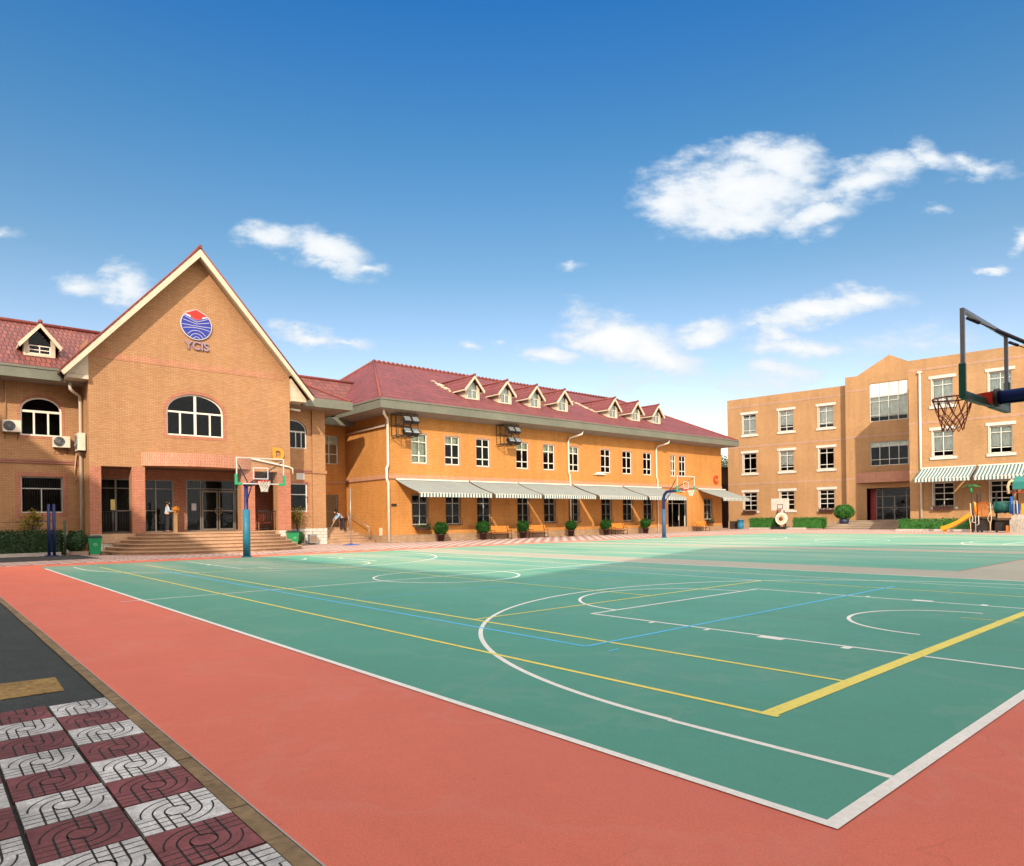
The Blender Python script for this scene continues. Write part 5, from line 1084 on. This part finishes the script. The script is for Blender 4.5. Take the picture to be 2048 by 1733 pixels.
r = thing('volleyball_post', 'pair of joined dark blue volleyball posts standing by the long hedge', 'volleyball post', (1.5, 35.9, 0)); 
for s in (-.1, .1): m = MB(); m.tube([(s, 0, 0), (s, 0, 2.38)], .065, 10); m.build('post', BLUE, r)
m = MB(); m.tube([(-.45, 0, 1.6), (.2, 0, 1.62)], .02, 6); m.build('crank_arm', BLUE, r); m = MB(); m.box(-.25, .25, -.22, .22, 0, .05); m.build('base', BLUE, r)
m = MB(); m.tube([(1.1, 35.9, 1.6), (-3, 35.9, 1.52), (-8, 35.9, 1.6)], .012, 5); tag(m.build('net_rope', IRON), 'thin dark rope stretched left from the blue volleyball posts', 'rope')
m = MB(); m.tube([(2.1, 36.5, 0), (2.1, 36.5, 1.6)], .05, 8); m.tube([(2.1, 36.5, 1.6), (2.1, 36.5, 1.64)], [.05, .015], 8); tag(m.build('short_post', mat('post_green', (.03, .05, .03), .6)), 'thin dark green post between the hedge and the rounded bush', 'post')
r = thing('net_stand', 'tall thin grey pole on a round blue base by the side steps', 'pole stand', (16.25, 35.4, 0)); m = MB(); m.tube([(0, 0, .05), (0, 0, 3.4)], .022, 8); m.build('pole', GREY, r)
m = MB(); m.lathe([(.001, .1), (.08, .1), (.12, .06), (.48, .03), (.5, 0), (.001, 0)], 20); m.build('base', mat('base_blue', (.03, .08, .3), .4), r)

# porch items
def pchair(loc, rz, label):
    r = thing('slat_chair', label, 'chair', loc, rz, 'orange chairs on the porch'); pm = mat('chair_orange', (.62, .13, .04), .5); m = MB()
    for i in range(5): m.box(-.23, .23, -.22 + i * .09, -.22 + i * .09 + .07, .43, .45)
    m.build('seat', pm, r); m = MB()
    for i in range(4): m.box(-.23, .23, .22, .24, .55 + i * .1, .62 + i * .1)
    m.build('backrest', pm, r)
    for sx, sy in ((-1, -1), (1, -1), (-1, 1), (1, 1)): m = MB(); m.tube([(sx * .22, sy * .2, 0), (sx * .22, sy * .22, .95 if sy > 0 else .43)], .016, 6); m.build('leg', IRON, r)
pchair((11.65, 37.95, .95), R(-70), 'orange slatted chair at the left inside the right porch bay'); pchair((12.15, 38.0, .95), R(25), 'orange slatted chair by the right rail inside the porch')
r = thing('flower_stand', 'tan column stand topped with an orange flower bunch at the porch entrance', 'flower stand', (7.35, 38.2, .95)); m = MB(); m.box(-.09, .09, -.09, .09, 0, 1.0); m.box(-.12, .12, -.12, .12, 1.0, 1.04); m.build('column', mat('stand_tan', (.3, .18, .08), .5), r)
m = MB(); rr = random.Random(2); leafball(m, (0, 0, 1.2), .18, 260, .05, rr); m.build('flowers', mat('flower_orange', (.5, .2, .015), .6), r)
r = thing('sign_stand', 'small yellow notice on a slim stand behind the left porch railing', 'sign stand', (4.45, 38.4, .95)); m = MB(); m.tube([(0, 0, 0), (0, 0, 1.25)], .02, 6); m.lathe([(.15, 0), (.15, .02), (.001, .03)], 12); m.build('stand', GREY, r); m = MB(); m.box(-.1, .1, -.015, .015, 1.2, 1.75); m.build('notice', mat('notice_yellow', (.75, .6, .2), .6), r, bevel=.01)

# ================================================================== PEOPLE
def skin_body(name, J, E, m, parent, sub=2):
    me = bpy.data.meshes.new(name); names = list(J); idx = {k: i for i, k in enumerate(names)}
    me.from_pydata([J[k][:3] for k in names], [(idx[a], idx[b]) for a, b in E], []); o = bpy.data.objects.new(name, me); COL.objects.link(o)
    sk = o.modifiers.new('skin', 'SKIN'); sk.use_smooth_shade = True; sk.branch_smoothing = .4
    for k in names:
        v = me.skin_vertices[0].data[idx[k]]; rr = J[k][3]; v.radius = rr if isinstance(rr, tuple) else (rr, rr)
    me.skin_vertices[0].data[0].use_root = True
    ss = o.modifiers.new('sub', 'SUBSURF'); ss.levels = sub; ss.render_levels = sub
    bpy.context.view_layer.update()
    n = bpy.data.meshes.new_from_object(o.evaluated_get(bpy.context.evaluated_depsgraph_get())); bpy.data.objects.remove(o)
    n.materials.clear(); n.materials.append(m); o = bpy.data.objects.new(name, n); COL.objects.link(o); o.parent = parent; ROOT[o.name] = ROOT[parent.name]; return o
def person(label, loc, rz, J, shirt, hand_dir, group=None):
    """J: joints in local space, figure faces +x"""
    r = thing('person', label, 'person', loc, rz)
    B_ = dict(pel=(*J['pel'], (.13, .1)), sp=(*J['sp'], (.125, .09)), ch=(*J['ch'], (.15, .1)), nk=(*J['nk'], .055), hd0=(*J['hd0'], .07), hd=(*J['hd'], (.085, .1)), tp=(*J['tp'], .06))
    E = [('pel', 'sp'), ('sp', 'ch'), ('ch', 'nk'), ('nk', 'hd0'), ('hd0', 'hd'), ('hd', 'tp')]
    h = Vector(J['hd']); B_['nose'] = (*(h + Vector(J['face']) * .115 - Vector((0, 0, .015))), .016); E.append(('hd', 'nose'))
    for s in 'lr':
        for k_, rad in (('sh', .06), ('el', .042), ('wr', .028)): B_[k_ + s] = (*J[k_ + s], rad)
        E += [('ch', 'sh' + s), ('sh' + s, 'el' + s), ('el' + s, 'wr' + s)]
        w_ = Vector(J['wr' + s]); d = Vector(hand_dir).normalized(); pm = w_ + d * .08; B_['pm' + s] = (*pm, (.035, .018)); E.append(('wr' + s, 'pm' + s)); sd_ = d.cross(Vector((0, 1, .2))).normalized()
        for i in range(4):
            f1 = pm + d * .045 + sd_ * (.024 * (i - 1.5)); f2 = f1 + d * (.035 + .008 * (1 if i in (1, 2) else 0)) + Vector((0, -.012, -.012))
            B_['f%d%s' % (i, s)] = (*f1, .0085); B_['g%d%s' % (i, s)] = (*f2, .007); E += [('pm' + s, 'f%d%s' % (i, s)), ('f%d%s' % (i, s), 'g%d%s' % (i, s))]
        th = w_ + d * .045 + sd_ * -.045; B_['th' + s] = (*th, .009); E.append(('wr' + s, 'th' + s))
        for k_, rad in (('hp', .095), ('kn', .06), ('an', .038), ('to', .035)): B_[k_ + s] = (*J[k_ + s], rad)
        E += [('pel', 'hp' + s), ('hp' + s, 'kn' + s), ('kn' + s, 'an' + s), ('an' + s, 'to' + s)]
    skin_body('body', B_, E, SKIN, r)
    g = .018; T = {k: (*v[:3], tuple(x + g for x in (v[3] if isinstance(v[3], tuple) else (v[3], v[3])))) for k, v in B_.items()}
    ks = ['pel', 'sp', 'ch', 'shl', 'shr', 'ell', 'elr', 'wrl', 'wrr']; T2 = {k: T[k] for k in ks}; n_ = Vector(J['nk']) * .6 + Vector(J['ch']) * .4; T2['cl'] = (*n_, (.075, .07))
    skin_body('shirt', T2, [('pel', 'sp'), ('sp', 'ch'), ('ch', 'cl'), ('ch', 'shl'), ('shl', 'ell'), ('ell', 'wrl'), ('ch', 'shr'), ('shr', 'elr'), ('elr', 'wrr')], shirt, r)
    ks = ['pel', 'hpl', 'knl', 'anl', 'hpr', 'knr', 'anr']; T3 = {k: (*T[k][:3], tuple(x + .006 for x in T[k][3])) for k in ks}
    skin_body('trousers', T3, [('pel', 'hpl'), ('hpl', 'knl'), ('knl', 'anl'), ('pel', 'hpr'), ('hpr', 'knr'), ('knr', 'anr')], TROU, r)
    for s in 'lr': skin_body('shoe', dict(a=(*J['an' + s][:2], J['an' + s][2] - .02, .045), b=(*J['to' + s], (.045, .035))), [('a', 'b')], IRON, r, 1)
    f = Vector(J['face']); skin_body('hair', dict(a=(*(h - f * .035 + Vector((0, 0, .02))), (.098, .1)), b=(*(Vector(J['tp']) - f * .01), (.075, .07)), c=(*(h - f * .07 - (Vector(J['tp']) - h) * .5), (.06, .06))), [('a', 'b'), ('a', 'c')], HAIR, r)
    return r
person('person in pale blue jacket and dark trousers standing in the porch doorway, facing right', (6.95, 38.2, .95), 0, dict(pel=(0, 0, .93), sp=(.0, 0, 1.08), ch=(.01, 0, 1.3), nk=(.02, 0, 1.45), hd0=(.03, 0, 1.5), hd=(.05, 0, 1.58), tp=(.04, 0, 1.66), face=(.98, 0, -.15),
    shl=(.0, .17, 1.36), ell=(.06, .2, 1.12), wrl=(.24, .12, 1.1), shr=(.0, -.17, 1.36), elr=(.05, -.2, 1.12), wrr=(.25, -.1, 1.12), hpl=(0, .09, .88), knl=(.02, .1, .5), anl=(-.02, .1, .08), tol=(.14, .11, .035), hpr=(0, -.09, .88), knr=(.03, -.1, .5), anr=(0, -.1, .08), tor=(.16, -.11, .035)), SHIRTW, (1, 0, .1))
person('person in light blue shirt bending over a broom on the side steps', (18.0, 39.85, .68), R(180), dict(pel=(-.02, 0, .9), sp=(.1, 0, 1.03), ch=(.28, 0, 1.17), nk=(.4, 0, 1.26), hd0=(.44, 0, 1.3), hd=(.5, 0, 1.36), tp=(.53, 0, 1.45), face=(.8, 0, -.6),
    shl=(.28, .17, 1.2), ell=(.46, .2, 1.0), wrl=(.62, .12, .82), shr=(.28, -.17, 1.2), elr=(.4, -.2, .98), wrr=(.56, -.1, .92), hpl=(-.03, .09, .86), knl=(.02, .11, .48), anl=(-.16, .12, .08), tol=(-.01, .13, .035), hpr=(-.03, -.09, .86), knr=(.06, -.11, .48), anr=(.05, -.12, .08), tor=(.2, -.13, .035)), SHIRT, (.7, 0, -.7))
r = thing('broom', 'long handled broom held by the bending person on the side steps', 'broom', (16.75, 39.6, .5)); m = MB(); m.tube([(0, 0, .1), (.95, .22, 1.32)], .014, 6); m.build('handle', mat('broom_handle', (.55, .45, .35), .6), r)
m = MB(); m.prism([(-.14, -.08, 0), (.06, -.08, 0), (.03, -.04, .14), (-.05, -.04, .14)], (0, .16, 0)); m.build('bristles', mat('bristle', (.3, .25, .2), .9), r)

# ================================================================== FAR RIGHT
r = thing('shed', 'dark brown flat shed between the orange and the sand brick buildings', 'shed', (69, 45.5, 0)); m = MB(); m.box(60, 80, 44, 47, 0, 7.2); bW(m, 'wall', mat('shed_brown', (.17, .1, .075), .8), r); m = MB(); m.box(59.8, 80.2, 43.8, 47.2, 7.2, 7.35); bW(m, 'roof', FASC, r); m = MB(); m.box(69.3, 70.8, 43.94, 44, 0, 5.2); bW(m, 'door', mat('shed_door', (.09, .05, .045), .7), r)
def tree(loc, label, h, cr, seed):
    r = thing('tree', label, 'tree', loc, 0, 'trees beyond the shed'); rr = random.Random(seed); m = MB(); m.tube([(0, 0, 0), (.1, 0, h * .35), (0, .1, h * .6)], [.22, .17, .1], 8); tips = []
    for i in range(14):
        a = rr.uniform(0, 6.28); z = h * rr.uniform(.5, .9); e = Vector((math.cos(a) * cr * rr.uniform(.4, .9), math.sin(a) * cr * rr.uniform(.4, .9), z)); m.tube([(.05, 0, h * rr.uniform(.3, .55)), e * .5 + Vector((0, 0, h * .25)), e], [.08, .05, .02], 5); tips.append(e)
    m.build('trunk', BARK, r); m = MB()
    for e in tips:
        for _ in range(170): m.leaf(e + Vector((rr.gauss(0, .6), rr.gauss(0, .6), rr.gauss(.1, .45))), .16, rr)
    m.build('crown', LEAFT, r)
tree((84.6, 52.3, 0), 'pale green tree rising above the dark brown shed', 11.6, 3.0, 4); tree((92, 57, 0), 'second pale green tree behind the shed, nearer the sand brick building', 11.5, 2.8, 8)
topb = thing('potted_topiary', 'large round clipped bush on the steps of the sand brick building', 'bush', (65.0, 27.6, 0)); m = MB(); m.box(-.45, .45, -.45, .45, 0, .5); m.build('plinth', STEPG, topb); m = MB(); m.lathe([(.001, .5), (.35, .5), (.45, .95), (.38, .95), (.001, .9)], 18); m.build('pot', mat('pot_blue', (.02, .03, .08), .5), topb)
m = MB(); leafball(m, (0, 0, 1.66), .88, 2600, .08, random.Random(11), .82); m.build('crown', LEAF, topb)
gh = 'low clipped hedges before the sand brick building'
tag(leafbox('hedge', 63.3, 64.1, 33.75, 36.75, .1, 1.1, LEAF, n=1800, sz=.07), 'low clipped hedge left of the white backboard', 'hedge', gh); tag(leafbox('hedge', 63.3, 64.1, 28.95, 31.95, .1, 1.1, LEAF, n=1800, sz=.07), 'low clipped hedge right of the white backboard, by the far steps', 'hedge', gh)
tag(leafbox('hedge', 57.7, 58.6, 14.6, 20.1, .1, .92, LEAF, n=3000, sz=.07), 'longer clipped hedge behind the yellow slide', 'hedge', gh)
for i, (x, y0, y1, lb) in enumerate(((63.0, 30.5, 36.6, 'pale kerb in front of the hedges beside the white backboard'), (57.2, 13.5, 20.2, 'pale kerb in front of the hedge behind the slide'))): g = MB(); g.box(x, x + .15, y0, y1, 0, .17); tag(g.build('bed_kerb', mat('kerb_pale', (.5, .45, .4))), lb, 'kerb')
m = MB(); m.lathe([(.001, 0), (.3, 0), (.33, .5), (.33, .95), (.36, .95), (.36, 1.02), (.3, 1.02), (.001, .98)], 20, (63.5, 37.85, 0)); tag(m.build('barrel', mat('barrel_blue', (.03, .2, .36), .5)), 'light blue barrel at the left corner of the sand brick building', 'barrel')
r = thing('cabinet', 'dark brown cabinet left of the light blue barrel', 'cabinet', (64.2, 38.9, 0)); m = MB(); m.box(-.35, .35, -.45, .45, 0, .8); m.build('body', mat('cab_brown', (.06, .035, .03), .7), r, bevel=.02); m = MB(); m.box(-.37, .37, -.47, .47, .8, .84); m.build('top', IRON, r)
# portable hoop seen from the front
r = thing('portable_hoop', 'portable hoop with a solid white backboard between the two low hedges', 'basketball hoop', (63.3, 33.25, 0), R(-90)); 
m = MB(); m.box(-.95, .95, -.02, .02, 1.92, 3.13); m.build('backboard', WHITE, r)
m = MB()
for a, b, c, d in ((-.3, .3, 2.05, 2.1), (-.3, .3, 2.5, 2.55), (-.3, -.25, 2.1, 2.5), (.25, .3, 2.1, 2.5)): m.box(a, b, -.03, -.021, c, d)
m.build('target_square', IRON, r); m = MB()
for s in (-1, 1): m.tube([(s * .55, .1, 0), (s * .35, .1, 1.9)], .06, 6); m.tube([(s * .7, -.5, 0), (s * .35, .1, 1.9)], .03, 6)
m.box(-.8, .8, -.5, .3, .05, .25); m.build('stand', IRON, r)
m = MB(); m.ring((0, -.27, 2.0), .22, .015, 'z', 20, 6); m.build('rim', RED, r); m = MB(); make_net(m, (0, -.27, 1.99), .22, .4, .54, .012); m.build('net', mat('net_purple', (.25, .04, .06), .8), r)
r = thing('round_target', 'round cream disc with tan ring and dark centre under the white backboard', 'target disc', (62.75, 32.85, 1.08), R(-90)); m = MB(); m.tube([(0, .1, 0), (0, -.06, 0)], .62, 32); m.build('disc', mat('disc_cream', (.75, .68, .55), .5), r)
m = MB(); m.ring((0, -.062, 0), .36, .035, 'y', 28, 5); m.build('tan_ring', mat('ring_tan', (.5, .3, .12), .6), r); m = MB(); m.lathe([(.001, .1), (.2, .07), (.24, 0)], 18); m.rot(Matrix.Rotation(R(90), 3, 'X')); m.v = [(x, y - .06, z) for x, y, z in m.v]; m.build('hub', mat('hub_brown', (.16, .06, .02), .5), r); m = MB(); m.tube([(-.3, .05, -1.08), (0, .05, 0)], .03, 5); m.tube([(.3, .05, -1.08), (0, .05, 0)], .03, 5); m.build('stand', IRON, r)

# ================================================================== PLAYGROUND (local: x to the right in view, y away)
PG = thing('playground_tower', 'playground tower with yellow slide, orange panel, green tunnel and turquoise roof', 'playground', (54, 14, 0), R(-90))
m = MB(); n = 12; prof = []
for i in range(n + 1):
    t_ = i / n; x = -1.85 + t_ * 1.85; z = .2 + 1.0 * (t_ ** 1.45); prof.append((x, z))
for (xa, za), (xb, zb) in zip(prof, prof[1:]):
    m.prism([(xa, -.3, za), (xb, -.3, zb), (xb, .3, zb), (xa, .3, za)], (0, 0, -.06))
    for s in (-1, 1): m.prism([(xa, s * .3, za - .06), (xb, s * .3, zb - .06), (xb, s * .3, zb + .26), (xa, s * .3, za + .22)], (0, s * .07, 0))
m.box(-1.75, -1.6, -.15, .15, 0, .2); m.build('slide', YELP, PG)
m = MB(); m.box(.1, 1.2, .05, .1, .12, 1.0); m.box(1.35, 2.2, .3, .35, .1, .88); m.box(.1, 1.2, 1.0, 1.05, .1, 1.0); m.build('deck_shade_panel', mat('deck_shade_black', (.02, .014, .012), .7), PG)  # black panels added to stand for the shade under the decks
m = MB(); m.box(0, 1.3, -.1, 1.2, 1.02, 1.12); m.build('deck', mat('deck_dark', (.03, .025, .02), .7), PG)
for x, y in ((.08, 0), (.08, 1.15), (.4, .9), (1.25, 1.15), (2.5, 0), (2.5, 1.1)): m = MB(); m.tube([(x, y, 0), (x, y, 2.95)], .06, 8); m.build('post', mat('post_brown', (.04, .02, .015), .6), PG)
for x in (-.02, 1.18):
    m = MB(); m.tube([(x, -.12, 0), (x, -.12, .55), (x - .07 * (1 if x < 1 else -1), -.12, .95), (x + .05, -.12, 1.35), (x, -.12, 2.1)], .03, 6); m.tube([(x, -.12, .6), (x + .16 * (1 if x < 1 else -1), -.12, 1.0), (x + .02, -.12, 1.45)], .025, 6); m.build('handrail', TANP, PG)
m = MB(); m.tube([(.3, -.14, 0), (.3, -.14, 1.15), (.48, -.14, 1.2), (.5, -.14, .6), (.3, -.14, .5)], .028, 6); m.tube([(.12, -.14, 1.0), (.12, -.14, .75), (.3, -.14, .7)], .025, 6); m.build('ladder_rail', WHITE, PG)
m = MB(); zt = lambda x: 2.08 + .12 * math.sin((x - .4) * math.pi / .75)
for i in range(9): x = .42 + i * .085; m.box(x, x + (.03 if i % 2 else .05), -.05, -.01, 1.2, zt(x))
m.box(.4, 1.16, -.05, -.01, 1.1, 1.2)
for i in range(8): xa, xb = .4 + i * .095, .4 + (i + 1) * .095; m.prism([(xa, -.05, zt(xa) - .12), (xb, -.05, zt(xb) - .12), (xb, -.05, zt(xb)), (xa, -.05, zt(xa))], (0, .04, 0))
m.build('slatted_panel', ORAP, PG)
m = MB(); m.tube([(.05, .2, 1.15), (.0, .1, 1.9), (.1, .1, 2.2), (.2, .1, 2.1), (.28, .1, 1.3)], .09, 8); m.build('slide_hood', mat('plastic_amber', (.8, .28, .01), .35), PG)
m = MB(); m.tube([(1.3, .55, 1.75), (1.9, .55, 1.8), (2.5, .55, 1.75)], .42, 18); [m.ring((x, .55, 1.77), .43, .03, 'x', 18, 5) for x in (1.35, 1.9, 2.45)]; m.build('tunnel', DTEAL, PG)
m = MB(); m.box(1.25, 4.2, .1, 1.1, .9, 1.0); m.build('deck', mat('deck_dark', (.03, .025, .02)), PG)
m = MB()
for i in range(7):
    a = R(51 * i + 20); m.prism([(0, 0, 3.15), (.25 * math.cos(a) - .07 * math.sin(a), .25 * math.sin(a) + .07 * math.cos(a), 3.42), (.62 * math.cos(a), .62 * math.sin(a), 3.22), (.25 * math.cos(a) + .07 * math.sin(a), .25 * math.sin(a) - .07 * math.cos(a), 3.36)], (0, 0, .03))
m.lathe([(.06, 2.82), (.14, 2.85), (.1, 3.2), (.001, 3.25)], 10); m.build('palm_top', mat('plastic_green', (.012, .13, .03), .4), PG)
m = MB(); m.tube([(2.25, 0, 2.7), (2.2, 0, 3.2), (2.3, 0, 3.5), (2.5, 0, 3.65)], .09, 8); m.build('roof_arch', TANP, PG)
m = MB(); m.prism([(2.5, -.1, 3.0), (2.5, -.05, 3.5), (2.5, .5, 3.9), (2.5, 1.1, 3.5), (2.5, 1.15, 3.0), (2.5, .5, 3.4)], (2.0, 0, 0)); m.build('roof', TROOF, PG)
m = MB(); m.box(2.3, 2.9, -.1, 0, 1.3, 2.0); m.tube([(2.42, -.06, 1.3), (2.42, -.06, 2.5)], .09, 8); m.build('side_panel', BLUEP, PG); m = MB(); m.tube([(2.58, -.18, 1.3), (2.6, -.18, 2.2), (2.75, -.18, 2.2), (2.78, -.18, 1.3)], .03, 6); m.build('grab_rail', WHITE, PG)
m = MB(); m.prism([(2.3, -.1, 0), (2.35, -.25, .8), (2.55, -.3, 1.25), (4.4, -.3, 1.25), (4.4, -.1, 0)], (0, .25, 0)); m.build('climbing_wall', ROCK, PG)
m = MB(); m.box(2.95, 3.6, .02, .08, 1.3, 2.0); m.build('side_panel', YELP, PG); m = MB(); m.tube([(2.3, .0, 2.75), (3.5, .0, 2.78)], .03, 6); m.build('roof_rail', RED, PG)
m = MB(); m.box(2.1, 2.25, -.15, -.05, 0, .5); m.build('foot_block', ORAP, PG)
